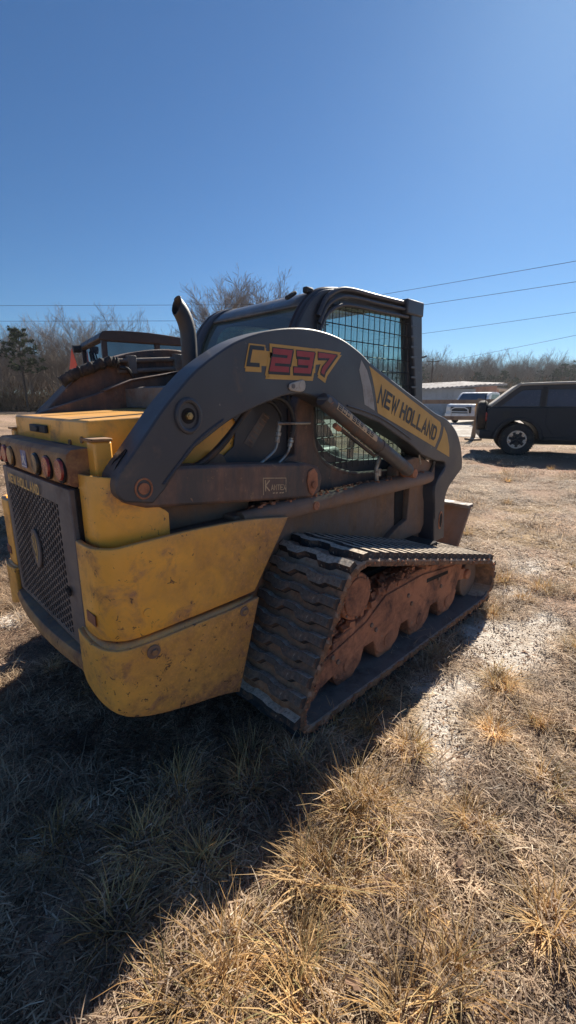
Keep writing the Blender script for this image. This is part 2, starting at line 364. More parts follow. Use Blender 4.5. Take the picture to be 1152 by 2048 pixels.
idx = np.arange(nx * ny).reshape(nx, ny)
q = np.stack([idx[:-1, :-1], idx[1:, :-1], idx[1:, 1:], idx[:-1, 1:]], -1).reshape(-1, 4)
me.from_pydata(np.stack([gx, gy, gzv], -1).reshape(-1, 3).tolist(), [], q.tolist())
for nm, arr in (('sand', sandmask(gx, gy)), ('clay', claymask(gx, gy)), ('bare', baremask(gx, gy))):
    at = me.attributes.new(nm, 'FLOAT', 'POINT'); at.data.foreach_set('value', arr.reshape(-1).astype(np.float32))
for p in me.polygons: p.use_smooth = True
ground = bpy.data.objects.new('ground', me); COL.objects.link(ground); tag(ground, kind='structure')
m = bpy.data.materials.new('dry_field'); m.use_nodes = True; nt = m.node_tree; bs = nt.nodes['Principled BSDF']
geo = _n(nt, 'ShaderNodeNewGeometry'); P = geo.outputs['Position']
n1 = noise(nt, P, .35, 8, .65); n2 = noise(nt, P, 7, 8, .7); n3 = noise(nt, P, 60, 4, .6); n4 = noise(nt, P, 1.6, 6, .6)
c = mixc(nt, maprange(nt, n2, .35, .65), (.11, .072, .052), (.36, .265, .20))
c = mixc(nt, maprange(nt, n1, .38, .62), c, (.42, .30, .175))
c = mixc(nt, maprange(nt, n4, .52, .68, 0, .6), c, (.15, .10, .07))
c = mixc(nt, maprange(nt, n3, .48, .60, 0, .75), c, (.06, .04, .028))
at = _n(nt, 'ShaderNodeAttribute', attribute_name='bare')
c = mixc(nt, math_(nt, 'MULTIPLY', at.outputs['Fac'], .75), c, mixc(nt, maprange(nt, noise(nt, P, 22, 8, .75), .35, .6), (.24, .15, .105), (.54, .385, .29)))
at = _n(nt, 'ShaderNodeAttribute', attribute_name='clay')
c = mixc(nt, at.outputs['Fac'], c, (.30, .145, .09))
at = _n(nt, 'ShaderNodeAttribute', attribute_name='sand')
sc = mixc(nt, maprange(nt, noise(nt, P, 14, 9, .75), .38, .60), (.46, .39, .32), (.70, .64, .56))
c = mixc(nt, at.outputs['Fac'], c, sc)
nt.links.new(c, bs.inputs['Base Color']); bs.inputs['Roughness'].default_value = .95; bs.inputs['Specular IOR Level'].default_value = .15
b = _n(nt, 'ShaderNodeBump'); b.inputs['Strength'].default_value = .9; b.inputs['Distance'].default_value = .02
nt.links.new(math_(nt, 'ADD', n3, math_(nt, 'MULTIPLY', n2, 1.5)), b.inputs['Height']); nt.links.new(b.outputs[0], bs.inputs['Normal'])
me.materials.append(m)

def yard(r, f, z=0.):        # r metres right, f metres ahead of where the photographer stood
    a = R(HEAD); return Vector((CAMP.x + f * math.cos(a) + r * math.sin(a), CAMP.y + f * math.sin(a) - r * math.cos(a), z))
YZ = R(HEAD - 90)            # rotation that turns local +Y to "ahead"

gm = mat('pale_gravel', (.40, .37, .33), .95, dirt=(.26, .21, .16), amt=.45, scale=1.2, chips=(.52, .49, .45), chip_amt=.8, chip_scale=14, bump=.6, bscale=40)
mb = MB(); poly = [(-3, 60), (-2, 21), (4, 18.6), (7, 17.6), (8.5, 15.2), (12, 14.6), (45, 14.2), (80, 40), (80, 60)]
mb.prism([(p[0], p[1]) for p in poly], -.02, .012, lambda a, b, d: yard(a, b, d)); g = mb.build('gravel_lot', gm, smooth=0); tag(g, kind='structure')

# ------------------------------------------------------------------ the track loader
loader = empty('track_loader'); tag(loader, 'muddy yellow and charcoal compact track loader with C237 on its boom, nearest machine', 'track loader')

# hood and rear body
HO = lambda d=0.: None
mb = MB()
prof = [(-.555, 1.225), (-.555, 1.322), (-.548, 1.331), (-.25, 1.343), (.12, 1.362), (.12, 1.14), (-.50, 1.14)]
mb.prism(prof, -.44, .44, side(1)); hood = mb.build('hood', M_yelc, loader, bevel=.006)
mb = MB(); mb.box(W((-.36, -.12, 1.3375)), (.34, .012, .004), Matrix.Rotation(-R(2.2), 3, 'Y')); mb.build('hood_seam', M_dark, hood, smooth=0)
mb = MB(); mb.box(W((-.562, -.075, 1.283)), (.014, .21, .032)); mb.box(W((-.572, -.075, 1.283)), (.012, .05, .022)); mb.build('handle', M_gask, hood, bevel=.004)
mb = MB(); mb.tube([W((-.566, v, 1.224 + .006 * math.sin(v * 9) * (v > .1))) for v in np.linspace(-.44, .45, 24)], .010, 8); mb.build('gasket', M_gask, hood)
for v_, z_ in ((.39, 1.262), (.27, 1.245)):
    mb = MB(); mb.cyl(W((-.552, v_, z_)), W((-.561, v_, z_)), .012, 12); mb.build('bolt', M_bar, hood)
# body core behind the door, the tub between the tracks
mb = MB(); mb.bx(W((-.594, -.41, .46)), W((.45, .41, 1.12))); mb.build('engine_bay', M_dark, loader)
mb = MB()
mb.prism([(-.30, .30), (1.62, .26), (1.66, .42), (1.70, .62), (1.70, .86), (.15, .86), (-.1, .60)], -.52, .52, side(1))
mb.build('chassis_tub', M_mud, loader, bevel=.01)
mb = MB(); mb.prism([(1.10, .50), (1.60, .50), (1.71, .66), (1.72, .88), (1.66, .93), (1.42, .92), (1.41, .63), (1.30, .60)], .52, .56, side(1)); mb.build('front_fender', M_mud, loader, bevel=.006)
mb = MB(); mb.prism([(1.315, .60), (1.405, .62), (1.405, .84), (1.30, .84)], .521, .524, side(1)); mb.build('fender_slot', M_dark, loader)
# body corner panels (right and left)
for sg in (1, -1):
    mb = MB(); rows = []
    pth = [(-.600, .44), (-.600, .50), (-.590, .55), (-.55, .59), (-.47, .61), (-.36, .61)]
    P3 = spline([(a, b, 0) for a, b in pth], 5)
    tops = np.interp(np.arange(len(P3)), [0, 10, 15, len(P3) - 1], [1.152, 1.155, 1.15, 1.0])
    rows = [[W((p.x, sg * p.y, .86)) for p in P3], [W((p.x, sg * p.y, z)) for p, z in zip(P3, tops)]]
    mb.sheet(rows); mb.build('corner_panel', M_yel, loader, thick=.012, bevel=.003)
    mb = MB(); mb.bx(W((-.565, sg * .445, 1.13)), W((-.50, sg * .51, 1.262))); mb.build('intake_cover', M_yelc, loader, bevel=.008)
    mb = MB(); mb.bx(W((-.575, sg * .44, 1.262)), W((-.50, sg * .515, 1.273))); mb.build('intake_lid', M_bar, loader, bevel=.003)
# inner ledge above the counterweight and tower feet
mb = MB(); mb.bx(W((-.58, .40, .87)), W((.16, .63, .90))); mb.bx(W((-.38, .40, .90)), W((.10, .52, 1.06))); mb.build('inner_ledge', M_mud, loader, bevel=.01)
mb = MB(); mb.bx(W((-.60, -.63, .87)), W((.16, -.40, .90))); mb.build('inner_ledge', M_mud, loader)
mb = MB(); mb.bx(W((.0, .52, .985)), W((.13, .60, 1.03))); mb.build('rubber_stop', M_clay, loader, bevel=.008)

# light bar
lb = MB(); cs = []
def lbu(v): return -.653 + .012 * (abs(v) / .45) ** 3
holesv = [-.36, -.27, -.18, .19, .315, .44]
holesv = [-.345, -.255, -.165, .175, .275, .375]
bm_ = MB()
vv = list(np.linspace(-.452, .452, 25))
rows = []
for v in vv:
    u = lbu(v); rows.append([W((-.50, v, 1.238)), W((u + .022, v, 1.236)), W((u + .006, v, 1.222)), W((u, v, 1.205)), W((u + .006, v, 1.118)), W((u + .02, v, 1.108)), W((-.5, v, 1.10))])
bm_.sheet(rows); n = len(vv)
for k in (0, n - 1): bm_.add(rows[k], [tuple(range(7))])
lightbar = bm_.build('light_bar', M_bar, loader, bevel=0)
for v, ml, nm in ((-.385, M_red, ''), (-.285, M_red, ''), (-.185, M_amb, ''), (.165, M_dlens, ''), (.285, M_red, ''), (.405, M_red, '')):
    u = lbu(v)
    mb = MB(); mb.cyl(W((u - .004, v, 1.163)), W((u + .004, v, 1.163)), .044, 28); rm = mb.build('lamp_recess', M_dark, lightbar)
    mb = MB(); mb.cyl(W((u - .012, v + .004, 1.167)), W((u, v + .004, 1.167)), .037, 28, .039); mb.build('lamp', ml, lightbar, bevel=.003)
mb = MB(); fr = lambda a, b, d: W((-.6525 - d, a, b)); mb.prism([(-.036, 1.133), (.036, 1.133), (.036, 1.203), (-.036, 1.203)], 0, .001, fr); mb.build('blue_sticker', M_decB, lightbar, smooth=0)
mb = MB(); mb.prism([(-.026, 1.150), (-.012, 1.150), (-.004, 1.163), (.012, 1.148), (.028, 1.146), (.010, 1.168), (.020, 1.186), (.004, 1.178), (-.004, 1.194), (-.010, 1.176), (-.024, 1.180), (-.012, 1.166)], .001, .0018, fr)
mb.bx(W((-.6545, -.032, 1.137)), W((-.6537, .032, 1.141))); mb.build('sticker_emblem', M_decS, lightbar, smooth=0)

# grille door with perforated steel
door = MB()
outer = [(-.44, .47), (.44, .47), (.44, 1.098), (-.44, 1.098)]
hl = [(-.36, .50), (.33, .50), (.33, 1.03), (-.36, 1.03)]
DR = lambda a, b, d: W((-.650 - d + .0 * b + .012 * (abs(a) / .44) ** 4, a, b))
mb = MB(); mb.prism(outer, -.03, 0, DR, [hl]); dr = mb.build('rear_door', M_door, loader, bevel=.004)
mb = MB(); rr = .0172; cw = 1.5 * rr; chh = math.sqrt(3) * rr
i = 0; a = -.36 + .004
verts = []; faces = []
while a < .345:
    b = .492 + (chh / 2 if i % 2 else 0)
    while b < 1.035:
        for lay, dd in ((0, -.006), (1, -.009)):
            for rad, sq in ((rr, 1), (rr * .80, 1)):
                for k in range(6):
                    an = PI / 3 * k; x = a + rad * math.cos(an); y = b + rad * math.sin(an)
                    verts.append(W((-.650 - dd, min(max(x, -.365), .335), min(max(y, .49), 1.035))))
        o = len(verts) - 24
        for k in range(6):
            l = (k + 1) % 6
            faces += [(o + k, o + l, o + 6 + l, o + 6 + k), (o + 6 + k, o + 6 + l, o + 18 + l, o + 18 + k)]
        b += chh
    a += cw; i += 1
mb.add(verts, faces); mb.build('perforated_grille', M_door, dr, smooth=0)
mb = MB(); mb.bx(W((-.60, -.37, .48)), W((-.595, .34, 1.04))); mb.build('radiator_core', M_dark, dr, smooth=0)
mb = MB(); mb.prism([(.068 * math.cos(t) * .8, .785 + .085 * math.sin(t)) for t in np.linspace(0, 2 * PI, 29)[:-1]], -.004, .006, lambda a, b, d: W((-.650 - d, a, b))); bd = mb.build('emblem', M_door, dr, bevel=.003)
mb = MB(); FR = lambda a, b, d: W((-.650 - d, a, b))
for pl in ([(.0, .725), (-.004, .78), (-.012, .84)], [(.004, .735), (.024, .775), (.020, .835)], [(-.03, .80), (-.012, .775)], [(-.034, .83), (-.014, .81)], [(-.008, .745), (.018, .80), (.002, .85)]):
    L, Q, cl = ribbon(pl, .006)
    for i in range(len(L) - 1): mb.add([FR(p.x, p.y, .0072) for p in (L[i], L[i + 1], Q[i + 1], Q[i])], [(0, 1, 2, 3)])
mb.build('emblem_leaf', M_brush, bd, smooth=0)
mb = MB(); text_mb(mb, 'NEW HOLLAND', lambda a, b, d: W((-.650 - d, -.30 + a, 1.040 + b)), .025, .034, .018, .0078, .0012, narrow={'W': 1.35}); mb.build('door_lettering', M_brush, dr, smooth=0)
mb = MB(); mb.tube([W((-.652, .355 + .018 * math.cos(t), .70 + .018 * math.sin(t))) for t in np.linspace(0, 2 * PI, 17)[:-1]], .003, 6, closed=True); mb.cyl(W((-.648, .355, .70)), W((-.655, .355, .70)), .010, 12); mb.build('door_lock', M_dark, dr)
for sg in (1, -1):
    mb = MB(); mb.bx(W((-.62, sg * .441, .44)), W((-.58, sg * .452, 1.1))); mb.build('door_jamb', M_dark, loader)
# bottom guard under the door
mb = MB(); rows = []
for v in np.linspace(-.43, .47, 19):
    u = -.655 + .03 * (v / .45) ** 2
    rows.append([W((u + .06, v, .468)), W((u - .022, v, .455)), W((u - .03, v, .44)), W((u - .026, v, .40)), W((u, v, .375)), W((u + .09, v, .37))])
mb.sheet(rows); mb.build('bottom_guard', M_bar, loader, thick=.01, bevel=.002)

# counterweights
def cw_panel(name, sg, path, zb, zt, front_shift_top, front_shift_bot, bulge, m, k=6):
    P3 = spline([(a, b, 0) for a, b in path], k); n = len(P3); s = np.linspace(0, 1, len(path)); t = np.linspace(0, 1, n)
    B = np.interp(t, s, zb); T = np.interp(t, s, zt); B = np.convolve(np.pad(B, 2, 'edge'), np.ones(5) / 5, 'valid'); T = np.convolve(np.pad(T, 2, 'edge'), np.ones(5) / 5, 'valid')
    rows = []
    for j in range(9):
        h = j / 8; row = []
        for i, p in enumerate(P3):
            z = B[i] * (1 - h) + T[i] * h
            e = np.clip((t[i] - .5) * 2, 0, 1) ** 1.5
            du = (front_shift_top * h + front_shift_bot * (1 - h)) * e
            # tuck the bottom in
            tk = bulge * (1 - h) ** 3
            nx_ = P3[min(i + 1, n - 1)] - P3[max(i - 1, 0)]; nv = Vector((-nx_.y, nx_.x, 0)).normalized()
            q = p - nv * (-tk) * -1
            row.append(W((q.x + du, sg * q.y, z)))
        rows.append(row)
    mb = MB(); mb.sheet(rows); return mb.build(name, m, loader, thick=.022, bevel=.005)
for sg in (1, -1):
    path = [(-.628, .448), (-.632, .50), (-.625, .58), (-.585, .640), (-.52, .658), (-.35, .66), (-.15, .66), (0., .66)]
    up = cw_panel('upper_counterweight', sg, path, [.585, .582, .582, .585, .585, .588, .592, .60], [.920, .920, .920, .922, .93, .935, .925, .89], .20, -.005, .0, M_yel)
    path = [(-.648, .425), (-.655, .50), (-.645, .60), (-.605, .662), (-.52, .680), (-.35, .683), (-.15, .683), (-.02, .683)]
    lo = cw_panel('lower_counterweight', sg, path, [.40, .365, .335, .305, .275, .235, .200, .165], [.578, .572, .567, .565, .565, .567, .567, .578], .02, -.10, .0, M_yell)
    # sloping ledge between the two
    P3 = spline([(a, b, 0) for a, b in path], 6); mb = MB()
    mb.sheet([[W((p.x, sg * p.y, .564)) for p in P3], [W((p.x * .985 + .012, sg * (p.y - .03), .582)) for p in P3]]); mb.build('ledge', M_yel, lo, thick=.004)
    for (bu, bw, br) in ((-.50, .528, .026), (-.085, .540, .022)):
        mb = MB(); mb.cyl(W((bu, sg * .692, bw)), W((bu, sg * .698, bw)), br, 24); wsh = mb.build('washer', M_mud, lo, bevel=.002)
        mb = MB(); mb.cyl(W((bu, sg * .696, bw)), W((bu, sg * .706, bw)), br * .5, 6 if br > .024 else 12); mb.build('bolt', M_bar, wsh, bevel=.002)
    mb = MB(); mb.cyl(W((-.50, sg * .669, .672)), W((-.50, sg * .674, .672)), .016, 20); mb.build('plug', M_yel, up, bevel=.002)
    mb = MB(); mb.box(W((-.6445, sg * .535, .652)), (.003, .075, .042), Matrix.Rotation(0, 3, 'Z')); mb.build('reflector', M_refl, up, bevel=.001)

# ---- boom arms (right = near, left = far)
top = sp2([(-.53, 1.07), (-.555, 1.10), (-.548, 1.16), (-.49, 1.23), (-.43, 1.30), (-.37, 1.37), (-.30, 1.44), (-.22, 1.51), (-.11, 1.58), (-.02, 1.625), (.10, 1.665), (.23, 1.69), (.35, 1.70), (.47, 1.695), (.59, 1.675), (.72, 1.63), (.81, 1.585)], 4)
front = [(1.14, 1.462), (1.52, 1.325)] + sp2([(1.57, 1.31), (1.70, 1.275), (1.85, 1.19), (1.94, 1.08), (1.985, .97)], 4) + [(1.99, .92), (1.87, .85)] + sp2([(1.81, .81), (1.775, .76), (1.765, .70), (1.775, .62), (1.80, .44)], 3)
back = [(1.65, .44), (1.63, .60)] + sp2([(1.615, .72), (1.59, .79), (1.60, .85), (1.66, .90), (1.715, .94), (1.725, .98), (1.68, 1.0), (1.60, 1.01)], 4) + [(1.41, 1.065), (1.24, 1.15), (1.11, 1.20), (.92, 1.28), (.76, 1.32), (.61, 1.35)] + sp2([(.50, 1.375), (.44, 1.40), (.33, 1.425), (.22, 1.42), (.14, 1.40), (.04, 1.37), (-.07, 1.33), (-.13, 1.30)], 3) + [(-.25, 1.23), (-.33, 1.155), (-.385, 1.09)] + [(-.43, 1.05)]
boom_poly = top + front + back
SV = lambda a, b, d: W((a, d, b))
for sg in (1, -1):
    mb = MB(); mb.prism(boom_poly, .515, .64, side(sg)); boom = mb.build('boom_arm', M_blk if sg > 0 else M_blkd, loader, bevel=.007)
    if sg < 0: boom['label'] = 'mud-stained left boom arm seen from inside, beyond the hood'
    # lower link
    mb = MB(); lk = [(-.545, 1.10), (-.53, 1.065), (-.45, 1.035), (.01, .985), (.40, .945), (.455, .965), (.47, 1.04), (.44, 1.09), (.36, 1.115), (-.27, 1.165), (-.40, 1.17), (-.50, 1.155)]
    mb.prism(lk, .525, .632, side(sg)); link = mb.build('lower_link', M_blkd, loader, bevel=.012)
    if sg < 0: continue
    mb = MB(); mb.prism([(.355, 1.03), (.365, 1.075), (.40, 1.09), (.425, 1.06), (.43, 1.00), (.395, .955), (.37, .975)], .632, .640, SV); pv = mb.build('pivot_cover', M_clay, link, bevel=.004)
    mb = MB(); mb.cyl(W((.395, .64, 1.01)), W((.395, .648, 1.01)), .016, 16); mb.build('bolt', M_clay, pv, bevel=.002)
    mb = MB(); mb.tube([W((-.272 + .047 * math.cos(t), .642, 1.345 + .055 * math.sin(t))) for t in np.linspace(0, 2 * PI, 33)[:-1]], .010, 8, closed=True); bu = mb.build('pivot_boss', M_blk, boom)
    mb = MB(); mb.cyl(W((-.272, .60, 1.345)), W((-.272, .6412, 1.345)), .028, 24); mb.build('boss_hole', M_dark, bu)
    mb = MB(); mb.cyl(W((-.272, .63, 1.345)), W((-.272, .653, 1.345)), .014, 6); mb.cyl(W((-.272, .653, 1.345)), W((-.272, .657, 1.345)), .008, 12); mb.build('hex_bolt', mat('brassy_bolt', (.42, .30, .13), .4, metal=.6, dirt=(.2, .13, .07), amt=.3, scale=30, bump=0), bu, bevel=.0015)
    mb = MB(); mb.tube([W((-.462 + .030 * math.cos(t), .641, 1.108 + .034 * math.sin(t))) for t in np.linspace(0, 2 * PI, 25)[:-1]], .004, 6, closed=True); mb.cyl(W((-.462, .63, 1.108)), W((-.462, .645, 1.108)), .020, 24); mb.build('pin', M_clay, boom, bevel=.001)
    # slot in the rear of the boom foot
    mb = MB(); mb.prism([(.535, 1.125), (.55, 1.10), (.575, 1.10), (.590, 1.13), (.60, 1.19), (.595, 1.235), (.58, 1.24), (.56, 1.20)], 0, .0035, lambda a, b, d: W((-.556 + .0 * a + max(0, (b - 1.16)) * .9 - d, a, b))); mb.build('slot', M_dark, boom, smooth=0)
    for wp in ([(-.40, 1.10), (-.33, 1.17), (-.25, 1.245), (-.13, 1.315)], [(.62, 1.362), (.92, 1.292), (1.24, 1.162)], [(1.62, .60), (1.60, .72), (1.585, .80), (1.61, .87), (1.70, .945)]):
        mb = MB(); pts_ = spline([(a + .012, .6415, b + .012) for a, b in wp], 14); mb.tube([W(p) for p in pts_], [.0045 + .0012 * (i % 2) for i in range(len(pts_))], 6); mb.build('weld_bead', M_blk, boom)
    # decals
    D0 = .640
    mb = MB(); mb.prism([(.735, 1.592), (.785, 1.545), (.825, 1.475), (.850, 1.41), (.868, 1.345), (.775, 1.378), (.755, 1.46), (.72, 1.545)], D0, D0 + .001, SV); mb.build('pale_stripe', M_decW, boom, smooth=0)
    mb = MB(); mb.prism([(.803, 1.567), (1.14, 1.435), (1.60, 1.262), (1.618, 1.235), (1.600, 1.17), (1.555, 1.105), (.897, 1.333), (.868, 1.43), (.835, 1.51)], D0, D0 + .001, SV); yd = mb.build('name_decal', M_decY, boom, smooth=0)
    mb = MB(); mb.prism([(1.655, 1.232), (1.71, 1.180), (1.755, 1.095), (1.770, 1.022), (1.583, 1.088), (1.635, 1.155), (1.650, 1.19)], D0, D0 + .001, SV); mb.build('decal_tip', M_decY, boom, smooth=0)
    ex = Vector((1.545 - .892, 1.151 - 1.392)).normalized(); ang = math.atan2(ex.y, ex.x)
    def NF(a, b, d, o=(.893, 1.392)):
        return W((o[0] + a * math.cos(ang) + b * .33, D0 + d, o[1] + a * math.sin(ang) + b * 1.0))
    mb = MB(); text_mb(mb, 'NEW HOLLAND', NF, .044, .070, .0235, .0165, .0022, space=.55, narrow={'W': 1.3}); mb.build('lettering', M_decK, yd, smooth=0)
    # C237
    def CF(a, b, d, o=(.10, 1.522)): return W((o[0] + a, D0 + d, o[1] + b * 1.0))
    def glyphs(mb, t, depth, off=(0, 0), which=(('C', -.094, .012, .060, .064), ('2', .030, .002, .086, .068), ('3', .167, .002, .086, .068), ('7', .304, .004, .092, .068))):
        for gi, (ch_, x, y, cwid, hgt) in enumerate(which):
            text_mb(mb, ch_, lambda a, b, d: CF(a + x + off[0], b + y + off[1], d), cwid, hgt, 0, t * (.50 if ch_ == 'C' else 1), depth + gi * .00013, slant=.27, thick=.0004)
    mb = MB(); glyphs(mb, .058, .0012, (.004, -.012)); glyphs(mb, .056, .0020); mb.prism([(.020, 1.532), (.118, 1.532), (.128, 1.590), (.040, 1.590)], D0, D0 + .0006, SV); mb.build('number_outline', M_decY, boom, smooth=0)
    mb = MB(); glyphs(mb, .033, .0030, (.003, -.006), which=(('2', .030, .002, .086, .068), ('3', .167, .002, .086, .068), ('7', .304, .004, .092, .068))); glyphs(mb, .031, .0036, which=(('C', -.094, .012, .060, .064), ('2', .030, .002, .086, .068), ('3', .167, .002, .086, .068), ('7', .304, .004, .092, .068))); mb.build('number_shadow', M_decK, boom, smooth=0)
    mb = MB(); glyphs(mb, .0225, .0046, which=(('2', .030, .002, .086, .068), ('3', .167, .002, .086, .068), ('7', .304, .004, .092, .068))); mb.build('number', M_decR, boom, smooth=0)
    # marker lamp
    mb = MB(); pts = [(.225, 1.452), (.232, 1.468), (.27, 1.478), (.31, 1.486), (.325, 1.47), (.322, 1.445), (.30, 1.434), (.265, 1.436), (.235, 1.440)]
    mb.prism(sp2(pts + [pts[0]], 3)[:-1], D0, D0 + .010, SV); ml = mb.build('marker_lamp', M_white, boom, bevel=.004)
    mb = MB(); mb.cyl(W((.247, D0 + .009, 1.457)), W((.247, D0 + .013, 1.457)), .010, 14); mb.build('screw', M_plate, ml)
    mb = MB(); mb.cyl(W((.297, D0 + .009, 1.461)), W((.297, D0 + .012, 1.461)), .015, 18); mb.build('lens', M_white, ml)
    # link sticker: worn outline lettering
    mb = MB(); KF = lambda a, b, d: W((.085 + a, .632 + d, 1.005 + b - .115 * a))
    for pl in ([(0, 0), (0, .072), (.135, .072)], [(.135, .072), (.135, .01)]):
        L, Q, cl = ribbon(pl, .0035)
        for i in range(len(L) - 1): mb.add([KF(p.x, p.y, .0008) for p in (L[i], L[i + 1], Q[i + 1], Q[i])], [(0, 1, 2, 3)])
    text_mb(mb, 'K', lambda a, b, d: KF(a + .012, b + .018, d), .022, .042, 0, .006, .0012)
    text_mb(mb, 'ANTEX', lambda a, b, d: KF(a + .046, b + .020, d), .0125, .022, .006, .0032, .0012)
    for x in (.06, .078, .10, .115): mb.box(KF(x, .006, .001), (.011, .001, .005))
    mb.build('worn_sticker', M_decF, link, smooth=0)
# lift cylinder on the near side
AX0 = Vector((.43, .668, 1.395)); AX1 = Vector((1.215, .668, .985)); dv = (AX1 - AX0).normalized()
P = lambda t, du=0, dw=0: W(AX0 + dv * t + Vector((du, 0, dw)))
mb = MB(); Lc = (AX1 - AX0).length
mb.tube([P(-.02), P(0), P(.02), P(.50)], [.030, .036, .0385, .0385], 28); mb.tube([P(.50), P(.503), P(.515), P(.518)], [.0385, .041, .041, .0385], 28); mb.tube([P(.518), P(Lc - .04), P(Lc - .012), P(Lc)], [.0385, .0385, .033, .022], 28)
cyl_ = mb.build('lift_cylinder', mat('cylinder_paint', (.075, .068, .070), .5, top=.5, topc=(.2, .17, .15), dirt=(.20, .11, .07), amt=.34, scale=7, chips=(.26, .14, .08), chip_amt=.5, chip_scale=20, bump=.2), loader)
mb = MB(); mb.cyl(W((.425, .64, 1.40)), W((.425, .708, 1.40)), .015, 16); mb.build('cylinder_pin', M_plate, cyl_, bevel=.003)
ang2 = math.atan2(dv.z, dv.x)
def TF(a, b, d): return W((AX0.x + .055 * math.cos(ang2) + a * math.cos(ang2) - b * math.sin(ang2), .668 + math.sqrt(max(0, (.0390 + d) ** 2 - (b) ** 2)), AX0.z + .055 * math.sin(ang2) + a * math.sin(ang2) + b * math.cos(ang2)))
mb = MB(); mb.sheet([[TF(a, b, .0006) for a in np.linspace(0, .37, 12)] for b in np.linspace(-.010, .023, 8)]); mb.build('cylinder_decal', M_decF, cyl_)
mb = MB(); text_mb(mb, '200 SERIES', lambda a, b, d: TF(a + .010, b - .0035, d), .021, .020, .0135, .0058, .0016, space=.7, slant=.2); mb.build('cylinder_lettering', M_decK, cyl_, smooth=0)
mb = MB(); mb.tube([P(.13, -.03, -.055), P(.20, -.03, -.052), P(.50, -.03, -.052), P(.53, -.02, -.03)], .009, 10); mb.tube([P(.50, 0, .0), P(.505, 0, 0)], .0405, 24); mb.build('cylinder_line', M_hose, cyl_)
mb = MB(); mb.tube([P(.18, -.025, -.043), P(.47, -.025, -.043)], .004, 8); mb.build('cylinder_tube', M_chrome, cyl_)
mb = MB(); mb.cyl(P(.12, -.03, -.055), P(.165, -.03, -.055), .014, 10); mb.build('line_fitting', M_clay, cyl_, bevel=.002)
mb = MB(); mb.tube([W((.98, .60, .94)), W((.965, .60, 1.02)), W((1.0, .60, 1.09))], .012, 8); mb.cyl(W((.985, .60, .98)), W((.985, .60, 1.02)), .020, 10); mb.build('hose_end', M_hfit, cyl_)
# lower lift bracket at the front, ahead of the rail
mb = MB(); mb.prism([(1.18, .90), (1.20, 1.00), (1.30, 1.04), (1.40, 1.05), (1.54, 1.02), (1.61, .99), (1.66, .97), (1.67, .90), (1.55, .86), (1.3, .86)], .52, .60, SV); mb.build('cylinder_bracket', M_mud, loader, bevel=.008)
mb = MB(); mb.cyl(W((1.23, .61, .975)), W((1.23, .70, .975)), .028, 20); mb.build('bracket_pin', M_clay, loader, bevel=.003)
mb = MB(); mb.tube([W(p) for p in spline([(1.50, .60, 1.03), (1.56, .62, 1.10), (1.60, .62, 1.04), (1.60, .61, .96), (1.56, .60, .92)], 5)], .012, 8); mb.build('front_hose', M_hose, loader)
mb = MB(); mb.tube([W(p) for p in spline([(1.45, .60, 1.18), (1.43, .60, 1.08), (1.46, .60, 1.0)], 5)], .007, 8); mb.build('front_line', M_hfit, loader)
# oval eye in the boom toe
mb = MB(); mb.prism([(1.716 + .026 * math.cos(t), .585 + .065 * math.sin(t)) for t in np.linspace(0, 2 * PI, 25)[:-1]], .640, .644, SV); eye = mb.build('boom_eye_rim', M_clay, loader, bevel=.002)
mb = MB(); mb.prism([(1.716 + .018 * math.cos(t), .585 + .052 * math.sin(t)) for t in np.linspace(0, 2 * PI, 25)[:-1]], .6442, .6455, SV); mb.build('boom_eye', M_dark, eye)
# front coupler / tool plate
mb = MB(); mb.prism([(2.155, .625), (2.175, .60), (1.985, .28), (1.84, .14), (1.82, .17), (1.965, .31)], -.66, .66, side(1)); cp = mb.build('tool_plate', M_mud, loader, bevel=.004)
mb = MB(); mb.prism([(2.10, .605), (2.10, .63), (2.185, .633), (2.185, .608)], -.668, .668, side(1)); mb.build('plate_flange', M_plate, cp, bevel=.004)
mb = MB(); mb.bx(W((1.66, -.50, .16)), W((1.86, .50, .40))); mb.build('coupler', M_mud, loader, bevel=.01)

# frame side wall, window arch and rail
mb = MB(); mb.prism([(.17, .86), (.17, 1.10), (.40, 1.14), (.40, 1.36), (.44, 1.44), (.52, 1.44), (.52, 1.30), (.53, 1.20)] + sp2([(.56, 1.14), (.62, 1.08), (.72, 1.03), (.86, 1.0)], 4) + [(1.35, .965), (1.68, .94), (1.68, .86)], .455, .515, SV); mb.build('frame_side', M_blkd, loader, bevel=.008)
mb = MB(); mb.tube([W(p) for p in spline([(.515, .505, 1.42), (.52, .505, 1.26), (.55, .505, 1.15), (.63, .505, 1.075), (.76, .505, 1.02), (.9, .505, .99)], 6)], .014, 10); mb.build('frame_bead', M_blkd, loader)
rail = MB(); rail.tube([W(p) for p in [(-.02, .60, .905), (.2, .60, .905), (1.50, .60, .905), (1.60, .59, .90)]], [.035, .046, .046, .04], 18); ro = rail.build('side_rail', M_mud, loader)
mb = MB(); mb.bx(W((-.05, .44, .90)), W((1.58, .60, .925))); mb.build('step_ledge', M_mud, loader, bevel=.006)
mb = MB(); mb.cyl(W((.41, .63, .905)), W((.41, .652, .905)), .022, 18); mb.build('rail_pin', M_clay, ro, bevel=.003)
mb = MB()      # crumbs of dirt on the ledge
for i in range(420):
    u = random.uniform(.05, 1.5); v = random.gauss(.565, .03); s = random.uniform(.004, .014)
    v = min(v, .62); mb.box(W((u, v, .928 + (.018 if v > .56 else 0) + s * .2)), (s * 1.5, s, s * .7), Matrix.Rotation(random.uniform(0, 3), 3, random.choice('XYZ')))
cr = mb.build('ledge_dirt', M_clay, loader, smooth=0); cr['kind'] = 'stuff'
